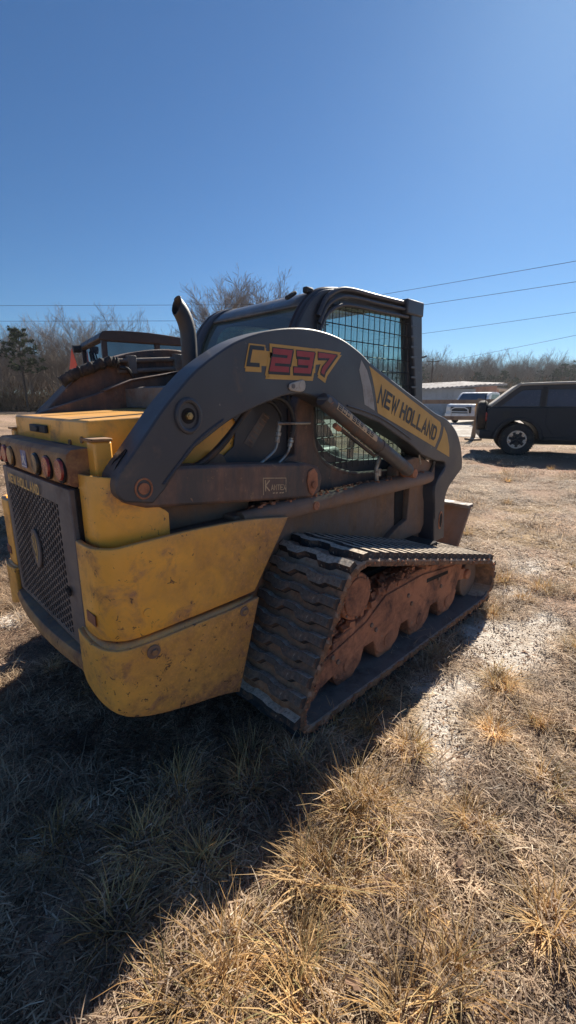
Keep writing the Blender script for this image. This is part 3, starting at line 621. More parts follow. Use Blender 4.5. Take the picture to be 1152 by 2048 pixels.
# tower and filler seen through the boom opening
mb = MB(); mb.prism([(-.08, 1.10), (.20, 1.08), (.33, 1.09), (.40, 1.12), (.40, 1.40), (.20, 1.43), (.02, 1.40), (.09, 1.30), (.07, 1.20)], .445, .455, SV); twr = mb.build('tower_panel', M_blk, loader, bevel=.003)
mb = MB(); mb.prism([(.245, 1.345), (.285, 1.325), (.172, 1.185), (.125, 1.212)], .455, .457, SV); mb.build('warning_decal', M_plate, twr, smooth=0)
mb = MB()
for i in range(7):
    a = i / 7.
    c0 = Vector((.265 - a * .115, 0, 1.325 - a * .125)); q = [(c0.x - .013, c0.z + .010), (c0.x + .016, c0.z - .008), (c0.x + .013, c0.z - .012), (c0.x - .016, c0.z + .006)]
    mb.prism(q, .4575, .458, SV)
mb.build('decal_print', M_mud, twr, smooth=0)
mb = MB(); mb.prism([(-.16, 1.10), (.045, 1.08), (.0, 1.17), (-.05, 1.19)], .446, .47, SV); mb.build('tank_foot', M_mud, loader, bevel=.004)
for pth, r_, mt in (([(-.30, .58, 1.13), (-.18, .585, 1.17), (-.08, .585, 1.24), (.0, .58, 1.31), (.07, .57, 1.37), (.14, .55, 1.41)], .012, M_hose),
                    ([(-.30, .56, 1.12), (-.17, .565, 1.155), (-.06, .565, 1.23), (.02, .56, 1.31), (.10, .55, 1.38)], .010, M_hose),
                    ([(.17, .55, 1.415), (.25, .57, 1.405), (.305, .575, 1.36), (.325, .575, 1.29), (.31, .575, 1.23)], .012, M_hose),
                    ([(.17, .53, 1.40), (.23, .54, 1.385), (.275, .545, 1.33), (.28, .545, 1.28)], .010, M_hose)):
    mb = MB(); mb.tube([W(p) for p in spline(pth, 6)], r_, 10); mb.build('hydraulic_hose', mt, loader)
for pth in ([(.31, .575, 1.23), (.295, .575, 1.18), (.27, .575, 1.15), (.21, .575, 1.11)], [(.245, .56, 1.27), (.232, .56, 1.20), (.20, .56, 1.165), (.10, .56, 1.11)]):
    mb = MB(); mb.tube([W(p) for p in spline(pth, 5)], .0065, 8); hl_ = mb.build('hydraulic_line', M_hfit, loader)
    a, b = Vector(pth[0]), Vector(pth[1]); d = (b - a); mb = MB()
    for t0, t1, rr_ in ((-.5, .1, .011), (.15, .4, .014), (.45, .8, .012)): mb.cyl(W(a + d * t0), W(a + d * t1), rr_, 8)
    mb.build('fitting', M_hfit, hl_, bevel=.001)
mb = MB(); mb.tube([W((.20, .60, 1.30)), W((.41, .60, 1.295))], .006, 8); mb.build('hose_guard_rod', M_hfit, loader)

# ---- cab
prof = [(.44, .93), (.415, 1.2), (.415, 1.45), (.43, 1.60), (.455, 1.70), (.50, 1.79), (.56, 1.865), (.63, 1.915), (.70, 1.94), (.80, 1.955), (1.36, 1.972), (1.53, 1.98)]
rear = sp2(prof[1:10], 4)
outer = [prof[0]] + rear + prof[10:] + [(1.56, 1.80), (1.62, 1.45), (1.68, 1.10), (1.69, .93)]
win = sp2([(.62, 1.25), (.60, 1.50), (.60, 1.66), (.625, 1.75), (.66, 1.81), (.72, 1.85), (.80, 1.868), (.90, 1.876)], 3) + [(1.43, 1.89), (1.50, 1.44), (1.54, 1.02)] + sp2([(1.0, 1.055), (.86, 1.075), (.75, 1.11), (.67, 1.155), (.63, 1.20)], 3)
cabo = empty('cab'); cabo.parent = loader
for sg in (1, -1):
    mb = MB(); mb.prism(outer, .405, .455, side(sg), [win]); mb.build('side_frame', M_blk, cabo, bevel=.006)
mb = MB()       # roof and rounded rear shoulder
rr2 = [p for p in rear if p[1] > 1.845] + [(1.36, 1.972), (1.53, 1.98)]
mb.sheet([[W((p[0] + .004, v, p[1] + (.0 if abs(v) > .40 else .0))) for v in np.linspace(-.41, .41, 9)] for p in rr2]); mb.build('roof', M_roof, cabo, thick=.012)
mb = MB(); rg = [p for p in rear if 1.15 < p[1] < 1.86]
mb.sheet([[W((p[0] + .014, v, p[1] - .004)) for v in np.linspace(-.405, .405, 9)] for p in rg]); mb.build('rear_window', M_glass, cabo)
for sg in (1, -1):      # rear hoops: seam trim on both sides of the glass
    mb = MB(); mb.tube([W((p[0] - .004, sg * .412, p[1] + .003)) for p in rear], .011, 8); mb.build('window_trim', M_faded if sg > 0 else M_blk, cabo)
    mb = MB(); mb.sheet([[W((p[0], sg * v, p[1])) for v in (.33 if sg < 0 else .40, .435)] for p in rear]); mb.build('rear_post', M_blk, cabo, thick=.02)
mb = MB(); mb.sheet([[W((a, s_ * .43, b)) for a in np.linspace(.58, 1.56, 3)] for b in (1.0, 1.9) for s_ in (1,)]); mb.build('side_window', M_glass, cabo)
mb = MB(); mb.sheet([[W((a, -.43, b)) for a in np.linspace(.58, 1.56, 3)] for b in (1.0, 1.9)]); mb.build('side_window', M_glass, cabo)
for sg in (1, -1):
    mb = MB()
    for u in np.arange(.615, 1.52, .052): mb.tube([W((u, sg * .462, 1.02 if u > .75 else 1.1)), W((u, sg * .462, 1.89 if u > .7 else 1.82))], .0028, 4)
    for w_ in np.arange(1.06, 1.88, .072): mb.tube([W((.60, sg * .465, w_)), W((1.50, sg * .465, w_))], .0028, 4)
    mb.build('guard_mesh', M_wire, cabo, smooth=0)
for dz, y0 in ((.0, .47), (-.035, .478), (-.075, .478)):   # rails along the roof edge
    mb = MB(); mb.tube([W(p) for p in spline([(.60, y0, 1.80 + dz), (.655, y0, 1.885 + dz), (.74, y0 + .004, 1.935 + dz), (.85, y0 + .004, 1.953 + dz), (1.1, y0, 1.957 + dz), (1.40, y0, 1.962 + dz)], 6)], .013 if dz == 0 else .010, 10); mb.build('roof_rail', M_blk, cabo)
mb = MB(); mb.bx(W((1.36, .44, 1.90)), W((1.55, .50, 1.985))); mb.prism([(1.42, 1.92), (1.55, 1.92), (1.69, 1.0), (1.60, 1.0), (1.52, 1.5)], .44, .49, SV); mb.build('front_pillar', M_blk, cabo, bevel=.008)
for w_ in np.arange(1.12, 1.88, .06):
    mb = MB(); mb.box(W((1.455 + (1.9 - w_) * .13, .487, w_)), (.07, .008, .012)); mb.build('pillar_louvre', M_blk, cabo, bevel=.002)
mb = MB(); mb.box(W((.60, .40, 1.925)), (.055, .03, .03)); mb.box(W((.53, .35, 1.90)), (.07, .03, .02), Matrix.Rotation(R(-30), 3, 'Y')); mb.build('roof_vent', M_gask, cabo, bevel=.008)
mb = MB(); mb.tube([W((1.56, .48, 1.66)), W((1.62, .50, 1.675))], .006, 6); mb.build('mirror_stub', M_gask, cabo)
mb = MB(); mb.bx(W((.60, -.28, 1.0)), W((1.05, .28, 1.12))); mb.prism([(.62, 1.10), (.74, 1.10), (.70, 1.55), (.58, 1.58)], -.25, .25, side(1)); mb.prism([(.60, 1.58), (.68, 1.57), (.66, 1.74), (.60, 1.74)], -.13, .13, side(1)); mb.build('operator_seat', M_seat, cabo, bevel=.03)
for v_ in (-.3, .3):
    mb = MB(); mb.tube([W((1.10, v_, 1.0)), W((1.14, v_, 1.24))], .02, 8); mb.build('control_lever', M_gask, cabo)
mb = MB(); mb.bx(W((1.10, -.462, 1.05)), W((1.145, -.42, 1.9))); mb.build('window_mullion', M_blk, cabo)
mb = MB(); mb.prism([(1.55, 1.0), (1.70, 1.0), (1.62, 1.5), (1.56, 1.97), (1.50, 1.97)], -.455, -.41, SV); mb.build('front_pillar', M_blk, cabo)
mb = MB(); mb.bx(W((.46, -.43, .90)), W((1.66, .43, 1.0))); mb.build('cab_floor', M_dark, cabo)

# exhaust
mb = MB(); n_ = 28; ctr = [(.060, 1.30), (.060, 1.55), (.060, 1.66), (.056, 1.715), (.040, 1.765), (.012, 1.805), (-.03, 1.835), (-.09, 1.85)]
ctr = [(p.x, p.y) for p in spline([(a, b, 0) for a, b in ctr], 5)]
rows = []
for i, (a, b) in enumerate(ctr):
    j = min(i + 1, len(ctr) - 1); k_ = max(i - 1, 0); t = Vector((ctr[j][0] - ctr[k_][0], ctr[j][1] - ctr[k_][1])).normalized(); nn = Vector((t.y, -t.x)); row = []
    for k in range(n_ + 1):
        an = 2 * PI * k / n_; x = nn * math.cos(an) * .035; u_, w_ = a + x.x, b + x.y
        if w_ > 1.68: u_ = max(u_, .002 + (w_ - 1.80) * .25)      # the mouth is cut off upright, facing the rear
        row.append(W((u_, .15 + .035 * math.sin(an), w_)))
    rows.append(row)
mb.sheet(rows)
def open_mouth(f): return not all(abs(mb.v[i][0] - (.002 + (mb.v[i][2] - 1.80) * .25)) < 1e-5 and mb.v[i][2] > 1.68 for i in f)
mb.f = [f for f in mb.f if open_mouth(f)]
ep = mb.build('exhaust_pipe', mat('sooty_pipe', (.035, .038, .046), .5, dirt=(.08, .06, .05), amt=.2, scale=8, bump=.1), loader, thick=.004)
mb = MB(); mb.cyl(W((.055, .15, 1.69)), W((.060, .15, 1.70)), .031, 20); mb.build('soot', M_dark, ep)
mb = MB(); mb.cyl(W((.06, .15, 1.34)), W((.06, .15, 1.38)), .045, 20); mb.build('exhaust_collar', M_mud, loader, bevel=.004)

# gear on the inside of the left arm, seen over the hood
mb = MB()
for z0, z1 in ((1.612, 1.655), (1.555, 1.60)):
    mb.tube([W((.0, -.495, z0)), W((.50, -.495, z1))], .013, 10)
for u in (.06, .36): mb.bx(W((u, -.515, 1.54 + u * .09)), W((u + .05, -.478, 1.64 + u * .09)))
mb.build('boom_tube', M_plate, loader, bevel=.002)
mb = MB(); pts = spline([(-.30, -.515, 1.49), (-.22, -.50, 1.54), (-.13, -.495, 1.575), (-.05, -.49, 1.605), (.0, -.49, 1.60)], 12); rs = []; mb2 = []
mb.tube([W(p) for p in pts], [.028 + .002 * math.sin(i * .9) + random.uniform(-.004, .004) for i in range(len(pts))], 14); mb.build('hose_sleeve', M_fabric, loader, smooth=60)
mb = MB(); mb.tube([W(p) for p in spline([(.0, -.47, 1.575), (.04, -.46, 1.57), (.065, -.46, 1.54), (.09, -.46, 1.50)], 5)], .010, 8); mb.build('bent_hose', M_hose, loader)
mb = MB(); mb.prism([(-.50, 1.20), (-.45, 1.34), (-.10, 1.45), (.04, 1.505), (.34, 1.565), (.42, 1.56), (.42, 1.20)], -.47, -.42, SV); mb.prism([(-.12, 1.452), (.04, 1.512), (.36, 1.572), (.36, 1.562), (.04, 1.502), (-.12, 1.442)], -.48, -.405, SV); mb.build('left_tower', M_blkd, loader, bevel=.004)
mb = MB(); mb.cyl(W((.08, -.43, 1.42)), W((.08, .43, 1.42)), .052, 24); mb.bx(W((.0, -.43, 1.36)), W((.02, .43, 1.46))); mb.build('cross_tube', M_plate, loader)

# ---- rubber tracks
def hull_path(circles, n=400):
    pts = []
    for cx, cy, r in circles: pts += [(cx + r * math.cos(t), cy + r * math.sin(t)) for t in np.linspace(0, 2 * PI, 240, endpoint=False)]
    pts = sorted(set((round(a, 6), round(b, 6)) for a, b in pts))
    def half(ps):
        h = []
        for p in ps:
            while len(h) >= 2 and (h[-1][0] - h[-2][0]) * (p[1] - h[-2][1]) - (h[-1][1] - h[-2][1]) * (p[0] - h[-2][0]) <= 0: h.pop()
            h.append(p)
        return h
    lo = half(pts); hi = half(pts[::-1]); H = lo[:-1] + hi[:-1]
    H = np.array(H + [H[0]]); seg = np.hypot(*np.diff(H, axis=0).T); s = np.concatenate([[0], np.cumsum(seg)])
    t = np.linspace(0, s[-1], n, endpoint=False)
    return np.stack([np.interp(t, s, H[:, 0]), np.interp(t, s, H[:, 1])], -1), s[-1]
CIR = [(.38, .55, .2), (1.77, .205, .19), (.060, .118, .118)]
path_o, plen = hull_path([(a, b, r - .030) for a, b, r in CIR], 240)
path_i, _ = hull_path([(a, b, r - .064) for a, b, r in CIR], 240)
lugm = None; NL = 54
lug_pts, _ = hull_path([(a, b, r - .030) for a, b, r in CIR], NL * 4)
def make_lug():
    mb = MB(); ys = [-.218, -.14, -.115, -.05, -.02, .05, .08, .14, .165, .218]; off = [.0, .0, .013, .013, -.004, -.004, .013, .013, .0, .0]; hw = [.021, .021, .024, .024, .016, .016, .024, .024, .021, .021]
    rows = []
    for y, o, h in zip(ys, off, hw): rows.append([(o - h - .006, y, -.004), (o - h + .003, y, .031), (o + h - .003, y, .031), (o + h + .006, y, -.004)])
    n = len(rows); vs = [p for r in rows for p in r]; fs = [(0, 1, 2, 3), tuple((n - 1) * 4 + k for k in (3, 2, 1, 0))]
    for i in range(n - 1):
        for k in range(3): fs.append((i * 4 + k, i * 4 + k + 1, (i + 1) * 4 + k + 1, (i + 1) * 4 + k))
    mb.add(vs, fs); me = mb.mesh('lug'); me.materials.append(M_lug); return me
lug_mesh = make_lug()
UF = [(.06, .10), (.075, .28), (.14, .31), (.36, .34), (.52, .37), (.64, .47), (1.06, .475), (1.50, .43), (1.60, .39), (1.55, .27), (1.51, .20)]
def lobes():
    out = []
    for cu in (1.40, 1.06, .73, .39):
        out += [(cu + .13, .20)] + [(cu + .115 * math.cos(t), .165 + .075 * math.sin(t)) for t in np.linspace(0, -PI, 9)] + [(cu - .13, .20)]
    return out + [(.22, .16), (.15, .085)]
for sg in (1, -1):
    mb = MB(); rows = []
    jag = lambda i: .004 * math.sin(i * 2.1) + .003 * math.sin(i * 5.3)
    n = len(path_o); vs = []; fs = []
    for i in range(n):
        a, b = path_o[i]; c, d = path_i[i]
        e = .975 + jag(i)
        ring = [(a, e - .008, b), (a * .7 + c * .3, e, b * .7 + d * .3), (c, e - .004, d), (c * .98 + .02 * .8, e - .10, d), (c, .527, d), (a, .525, b)]
        # thicker middle inside (guide band)
        vs += [W((p[0], sg * p[1], p[2])) for p in ring]
    for i in range(n):
        j = (i + 1) % n
        for k in range(6): l = (k + 1) % 6; fs.append((i * 6 + k, i * 6 + l, j * 6 + l, j * 6 + k))
    mb.add(vs, fs); tr = mb.build('rubber_track', M_rub, loader, smooth=50)
    mb = MB(); path_j, _ = hull_path([(a, b, r - .0655) for a, b, r in CIR], 240)
    mb.sheet([[W((path_j[i % n][0], sg * y, path_j[i % n][1])) for y in (.54, .962)] for i in range(n + 1)]); mb.build('track_lining', M_rubi, tr)
    for i in range(NL):
        a = lug_pts[i * 4]; b = lug_pts[(i * 4 + 1) % len(lug_pts)]; z = lug_pts[(i * 4 - 1) % len(lug_pts)]
        t = Vector((b[0] - z[0], 0, b[1] - z[1])).normalized(); nrm = Vector((t.z, 0, -t.x))
        y = Vector((0, 1, 0)); M = Matrix((t, y * (1 if True else -1), nrm)).transposed().to_4x4(); M.translation = Vector((a[0], -sg * .75, a[1]))
        o = bpy.data.objects.new('lug', lug_mesh); COL.objects.link(o); o.parent = tr; o.matrix_local = M
        if M.to_3x3().determinant() < 0: print('lug flip')
    mb = MB()      # inner drive lugs on the bottom run
    for i in range(0, n, 4):
        a = path_i[i]; cc = Vector((a[0], 0, a[1]))
        nx2 = path_i[(i + 1) % n]; t = Vector((nx2[0] - a[0], 0, nx2[1] - a[1])).normalized(); nrm = Vector((-t.z, 0, t.x)); q = cc + nrm * .012
        Mx = Matrix((t, Vector((0, 1, 0)), nrm)).transposed()
        mb.box(W((q.x, sg * .70, q.z)), (.028, .05, .028), Mx)
    mb.build('drive_lug', M_rub, tr, smooth=0)
    # undercarriage
    mb = MB(); mb.prism([UF[0]] + UF[1:] + lobes(), .74, .885, side(sg)); uf = mb.build('track_frame', M_clay, loader, bevel=.008)
    mb = MB(); mb.prism([(.10, .12), (.13, .25), (.36, .30), (.52, .34), (.68, .43), (1.05, .44), (1.45, .39), (1.40, .28), (.9, .28), (.5, .22), (.2, .14)], .885, .893, side(sg)); mb.build('frame_plate', M_clay, uf, bevel=.004)
    for cu in (.39, .73, 1.06, 1.40):
        mb = MB(); mb.cyl(W((cu, sg * .60, .140)), W((cu, sg * .872, .140)), .094, 32); rl = mb.build('roller', M_clay, uf, bevel=.004)
        mb = MB(); mb.cyl(W((cu, sg * .885, .16)), W((cu, sg * .889, .16)), .035, 20); mb.build('roller_cap', M_clay, rl, bevel=.004)
    for cu, cw_, r_ in ((.055, .10, .050), (1.77, .205, .135)):
        mb = MB(); mb.cyl(W((cu, sg * .62, cw_)), W((cu, sg * .86, cw_)), r_, 36); mb.build('idler_wheel', M_mud, uf, bevel=.006)
    mb = MB(); mb.cyl(W((1.66, sg * .80, .27)), W((1.66, sg * .90, .27)), .035, 20); mb.prism([(1.50, .26), (1.50, .34), (1.66, .31), (1.70, .27), (1.66, .235)], .80, .88, side(sg)); mb.build('idler_yoke', M_clay, uf, bevel=.006)
    mb = MB(); mb.cyl(W((.38, sg * .60, .55)), W((.38, sg * .80, .55)), .145, 36); mb.build('drive_sprocket', M_clay, uf, bevel=.01)
    mb = MB(); mb.cyl(W((.385, sg * .80, .53)), W((.385, sg * .925, .53)), .112, 40); hb = mb.build('final_drive', M_clay, uf, bevel=.008)
    mb = MB(); mb.cyl(W((.385, sg * .925, .53)), W((.385, sg * .932, .53)), .092, 40); mb.build('drive_cover', M_clay, hb, bevel=.003)
    for k in range(8):
        t = 2 * PI * k / 8; mb = MB(); mb.cyl(W((.385 + .102 * math.cos(t), sg * .922, .53 + .102 * math.sin(t))), W((.385 + .102 * math.cos(t), sg * .930, .53 + .102 * math.sin(t))), .006, 6); mb.build('hub_bolt', M_mud, hb)
    for bu_, bw_ in ((.56, .31), (.60, .27), (.90, .36), (.94, .30), (1.24, .36), (1.28, .30), (.30, .22), (.26, .26)):
        mb = MB(); mb.cyl(W((bu_, sg * .890, bw_)), W((bu_, sg * .901, bw_)), .013, 6); mb.build('frame_bolt', M_mud, uf, bevel=.002)
    mb = MB(); mb.prism([(1.10, .40), (1.36, .38), (1.36, .36), (1.10, .375)], .8925, .8945, side(sg)); mb.build('frame_slot', M_dark, uf)
    mb = MB()      # packed clay on top of the frame and in the corners
    rdm = random.Random(9)
    for i in range(260):
        u_ = rdm.uniform(.2, 1.55); w_ = float(np.interp(u_, [.1, .36, .52, .66, 1.06, 1.55], [.30, .35, .38, .475, .48, .43])) + rdm.uniform(-.02, .012); s_ = rdm.uniform(.008, .03)
        mb.box(W((u_, sg * rdm.uniform(.76, .885), w_)), (s_ * 1.6, s_, s_), Matrix.Rotation(rdm.uniform(0, 3), 3, rdm.choice('XYZ')))
    pc = mb.build('packed_clay', M_clay, uf, smooth=0); pc['kind'] = 'stuff'
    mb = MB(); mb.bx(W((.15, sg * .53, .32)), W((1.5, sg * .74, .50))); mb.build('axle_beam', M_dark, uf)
# dried mud lumps along the outer edge of the near track
mb = MB()
for i in range(260):
    k = int(random.random() * n); a, b = path_o[k]; c, d = path_i[k]; t = random.random()
    s = random.uniform(.003, .010); mb.box(W((a + (c - a) * t, .974 + random.uniform(-.004, .003), b + (d - b) * t)), (s, s * .6, s), Matrix.Rotation(random.uniform(0, 3), 3, random.choice('XYZ')))
o = mb.build('track_mud', M_clay, loader, smooth=0); o['kind'] = 'stuff'

# ------------------------------------------------------------------ second loader behind, on the left
l2 = empty('parked_loader', W((1.17, -3.36, 0)), R(-11)); tag(l2, 'loader with faded red cab roof and tinted glass, parked behind the yellow one', 'loader')
sd2 = lambda a, b, d: W((a, d, b))
mb = MB(); rp = sp2([(-.06, 2.08), (-.03, 2.14), (.06, 2.175), (.5, 2.185), (1.0, 2.15), (1.5, 2.08), (1.8, 2.02)], 4)
mb.prism(rp + [(1.8, 1.97), (1.0, 2.06), (0, 2.06)], -1.28, .05, sd2); mb.build('cab_roof', M_faded, l2, bevel=.02)
mb = MB()
for u, v in ((0, 0), (0, -1.23), (.62, 0), (1.6, 0), (1.6, -1.23)): mb.bx(W((u - .03, v - .03, 1.3)), W((u + .03, v + .03, 2.08)))
mb.bx(W((-.03, -1.26, 1.25)), W((1.65, .03, 1.60))); mb.build('cab_frame', M_faded, l2, bevel=.006)
mb = MB(); mb.bx(W((-.002, -1.20, 1.6)), W((.002, -.03, 2.06))); mb.build('rear_window', M_glassd, l2, smooth=0)
for a, b in ((.03, .59), (.65, 1.57)):
    mb = MB(); mb.bx(W((a, -.002, 1.6)), W((b, .002, 2.06))); mb.build('side_window', M_glassd, l2, smooth=0)
mb = MB(); mb.bx(W((0, -1.232, 1.6)), W((1.6, -1.228, 2.06))); mb.build('side_window', M_glassd, l2, smooth=0)
mb = MB(); mb.tube([W((-.02, -.75, 2.0)), W((-.03, -.60, 1.8)), W((-.03, -.65, 1.62))], .012, 6); mb.tube([W((-.025, -.62, 1.98)), W((-.03, -.35, 1.66))], .01, 6); mb.build('wiper', M_gask, l2)
mb = MB(); mb.cyl(W((-.16, -1.10, 2.06)), W((-.06, -1.10, 2.07)), .05, 16); mb.build('work_light', M_gask, l2, bevel=.006)
mb = MB(); mb.prism([(-.5, .45), (-.5, 1.05), (-.4, 1.15), (0, 1.25), (1.7, 1.1), (1.6, .35)], -1.1, -.12, sd2); mb.build('body', M_faded, l2, bevel=.02)
for nm in ('rubber_track', 'track_frame'):          # the same running gear as its neighbour
    for src in [o for o in loader.children if o.name.split('.')[0] == nm]:
        c = src.copy(); COL.objects.link(c); c.parent = l2; c.location = (-.35, .61, 0)
        for ch in src.children:
            if ch.name.split('.')[0] in ('track_lining', 'roller', 'idler_wheel', 'drive_sprocket', 'final_drive'):
                d = ch.copy(); COL.objects.link(d); d.parent = c
for v in (-1.22, -.08):
    mb = MB(); mb.prism([(a_ * .95 - .3, b_ * .93) for a_, b_ in boom_poly], v - .05, v + .05, sd2); mb.build('boom_arm', M_faded, l2, bevel=.01)
mb = MB(); M_or = mat('fluorescent_triangle', (.95, .10, .03), .5, bump=0)
mb.prism([(-.17, 0), (.17, 0), (.0, .38)], 0, .006, lambda a, b, d: W((-.10 - d + a * .3, -1.56 + a, 1.73 + b))); mb.build('warning_triangle', M_or, l2, smooth=0)
mb = MB(); mb.tube([W((-.09, -1.56, 1.4)), W((-.09, -1.56, 1.75))], .012, 6); mb.tube([W((-.09, -1.56, 1.42)), W((-.05, -1.15, 1.42))], .012, 6); mb.build('triangle_bracket', M_gask, l2)

# ------------------------------------------------------------------ dark four-door off-roader, side on
M_jeep = mat('dark_metallic_paint', (.017, .023, .034), .4, dirt=(.045, .048, .055), amt=.15, scale=2, bump=0, spec=.3)
M_jplas = mat('black_plastic_trim', (.014, .016, .020), .6, bump=.1)
M_soft = mat('black_canvas_top', (.05, .052, .058), .75, top=.95, topc=(.42, .40, .36), bump=.3, bscale=30)  # upward faces coloured pale to paint in sunlight on the black canvas
M_glassj = mat('smoked_glass', (.045, .070, .125), .2, bump=0, spec=.3)
M_tyre = mat('tyre_rubber', (.02, .02, .022), .8, dirt=(.10, .08, .06), amt=.35, scale=6, bump=.2)
M_rim = mat('machined_rim', (.34, .34, .35), .3, metal=.9, bump=0)
M_rimd = mat('dark_rim', (.03, .03, .034), .4, metal=.4, bump=0)
M_tail = mat('tail_lamp_red', (.30, .02, .015), .2, bump=0)
jp = empty('off_road_vehicle', yard(5.94, 11.72, gz(*yard(5.94, 11.72)[:2]) - .01), YZ - R(19)); tag(jp, 'dark four-door off-road vehicle with soft top and rear spare wheel at the right', 'off-road vehicle')
XY = lambda a, b, d: Vector((a, d, b))
arch = lambda cx: [(cx + .52 * math.cos(t), .43 + .50 * math.sin(t)) for t in np.linspace(PI, 0, 9)]
body = [(-.74, .58)] + arch(0) + arch(2.95) + [(3.55, .55), (3.62, .9), (3.5, 1.16), (2.2, 1.24), (-.66, 1.24), (-.76, 1.20), (-.76, .62)]
mb = MB(); mb.prism(body, .06, 1.66, XY); bd = mb.build('body', M_jeep, jp, bevel=.025)
for a, b in ((.62, 1.42), (1.46, 2.28)):
    mb = MB(); mb.prism([(a + (.18 if a < 1 else 0), .56), (b, .56), (b, 1.235), (a, 1.235), (a, .80)], .045, .062, XY); d = mb.build('door', M_jeep, bd, bevel=.01)
    mb = MB(); mb.bx((b - .22, .02, 1.02), (b - .06, .045, 1.06)); mb.build('handle', M_jplas, d, bevel=.006)
mb = MB(); top = [(-.72, 1.235), (-.10, 1.755), (-.02, 1.785), (.4, 1.80), (1.2, 1.815), (1.9, 1.79), (2.0, 1.76), (2.32, 1.235)]
winr = [(-.44, 1.27), (.0, 1.66), (.44, 1.68), (.44, 1.27)]; wins = [[(.60, 1.27), (.60, 1.68), (1.36, 1.68), (1.36, 1.27)], [(1.50, 1.27), (1.50, 1.68), (1.95, 1.68), (2.18, 1.27)]]
mb.prism(top, .12, .16, XY, [winr] + wins); mb.prism(top, 1.56, 1.60, XY, [winr] + wins); st = mb.build('soft_top', M_soft, jp, bevel=.01)
mb = MB(); tt = sp2(top[:-1], 4); mb.sheet([[Vector((a, y, b + .012 * math.sin(y * 3))) for y in np.linspace(.115, 1.605, 7)] for a, b in tt]); mb.build('roof_canvas', M_soft, st, thick=.02)
for y in (.12, 1.60):
    if y > 1: continue
    mb = MB(); mb.tube([Vector((a, y, bz + .01)) for a, bz in sp2([(-.70, 1.25), (-.10, 1.76), (0, 1.795), (.4, 1.81), (1.2, 1.825), (1.9, 1.80), (2.0, 1.77)], 5)], .035, 8); mb.build('canvas_edge', mat('sunlit_canvas', (.42, .39, .34), .8, dirt=(.25, .23, .2), amt=.3, scale=4, bump=.2), st)  # cream colour stands in for sun glowing through the rolled canvas edge
for w_ in [winr] + wins:
    for y in (.14, 1.58):
        mb = MB(); mb.prism(w_, y - .002, y + .002, XY); mb.build('window', M_glassj, st, smooth=0)
mb = MB(); mb.bx((.3, .3, .9), (1.0, 1.4, 1.25)); mb.bx((.15, .3, 1.2), (.3, 1.4, 1.55)); mb.bx((1.5, .3, .9), (1.6, .7, 1.55)); mb.bx((1.5, 1.0, .9), (1.6, 1.4, 1.55)); mb.build('seat', M_jplas, jp, bevel=.03)
for cx in (0, 2.95):
    for y in (-.02, 1.58):
        mb = MB(); A = [(cx + .60 * math.cos(t), .40 + .60 * math.sin(t)) for t in np.linspace(PI * .98, .02, 13)]; B_ = [(cx + .50 * math.cos(t), .43 + .48 * math.sin(t)) for t in np.linspace(.02, PI * .98, 13)]
        mb.prism(A + B_, y, y + .14, XY); mb.build('fender_flare', M_jplas, jp, bevel=.02)
    for y in (.0, 1.46):
        wh = empty('wheel'); wh.parent = jp; wh.location = (cx, y, .42)
        o_ = -1 if y < 1 else 1
        mb = MB(); prof_ = [(.24, 0.02), (.30, 0), (.385, .02), (.415, .06), (.415, .20), (.385, .24), (.24, .24)]
        mb.sheet([[Vector((r_ * math.cos(t), d_, r_ * math.sin(t))) for r_, d_ in prof_] for t in np.linspace(0, 2 * PI, 41)]); mb.build('tyre', M_tyre, wh)
        mb = MB()
        for k in range(44):
            t = 2 * PI * k / 44; mb.box((.415 * math.cos(t), .13, .415 * math.sin(t)), (.016, .25, .03), Matrix.Rotation(-t, 3, 'Y'))
        mb.build('tread', M_tyre, wh, smooth=0)
        mb = MB(); mb.cyl((0, .06 if o_ < 0 else .12, 0), (0, .12 if o_ < 0 else .18, 0), .235, 32); rim = mb.build('rim', M_rimd, wh, bevel=.008)
        yy = .03 if o_ < 0 else .21
        mb = MB(); loop = []
        for k in range(7):
            a0 = 2 * PI * k / 7 + PI / 2
            loop += [(.215 * math.cos(a0 - .26), .215 * math.sin(a0 - .26)), (.160 * math.cos(a0 - .20), .160 * math.sin(a0 - .20)), (.160 * math.cos(a0 + .20), .160 * math.sin(a0 + .20)), (.215 * math.cos(a0 + .26), .215 * math.sin(a0 + .26))]
        mb.prism(circ(0, 0, .232, 42), yy - .008, yy + .008, XY, [[(a * .93, b * .93) for a, b in loop]]); mb.build('rim_ring', M_rim, rim)
        mb = MB()
        for k in range(7):
            a0 = 2 * PI * (k + .5) / 7 + PI / 2; mb.tube([Vector((.04 * math.cos(a0), yy + .02, .04 * math.sin(a0))), Vector((.20 * math.cos(a0), yy + .01, .20 * math.sin(a0)))], [.03, .022], 6)
        mb.cyl((0, yy, 0), (0, yy + .03, 0), .05, 16); mb.build('spokes', M_rimd, rim)
mb = MB(); mb.bx((.62, .02, .42), (2.35, .14, .50)); mb.build('side_step', M_jplas, jp, bevel=.015)
mb = MB(); mb.bx((-.92, .0, .46), (-.62, 1.72, .64)); mb.bx((-.9, .02, .42), (-.55, .2, .5)); mb.build('rear_bumper', M_jplas, jp, bevel=.02)
mb = MB(); mb.bx((3.55, .0, .46), (3.85, 1.72, .66)); mb.build('front_bumper', M_jplas, jp, bevel=.02)
for xa, xb in ((.44, .60), (1.36, 1.50)):
    mb = MB(); mb.bx((xa + .03, .112, 1.26), (xb - .03, .122, 1.74)); mb.build('window_pillar', M_jplas, st, bevel=.004)
mb = MB(); mb.bx((-.40, .052, .98), (-.22, .058, 1.14)); mb.build('fuel_door', M_jplas, bd, bevel=.01)
mb = MB(); mb.bx((2.1, -.16, 1.22), (2.25, .03, 1.42)); mb.build('mirror', M_jplas, jp, bevel=.03)
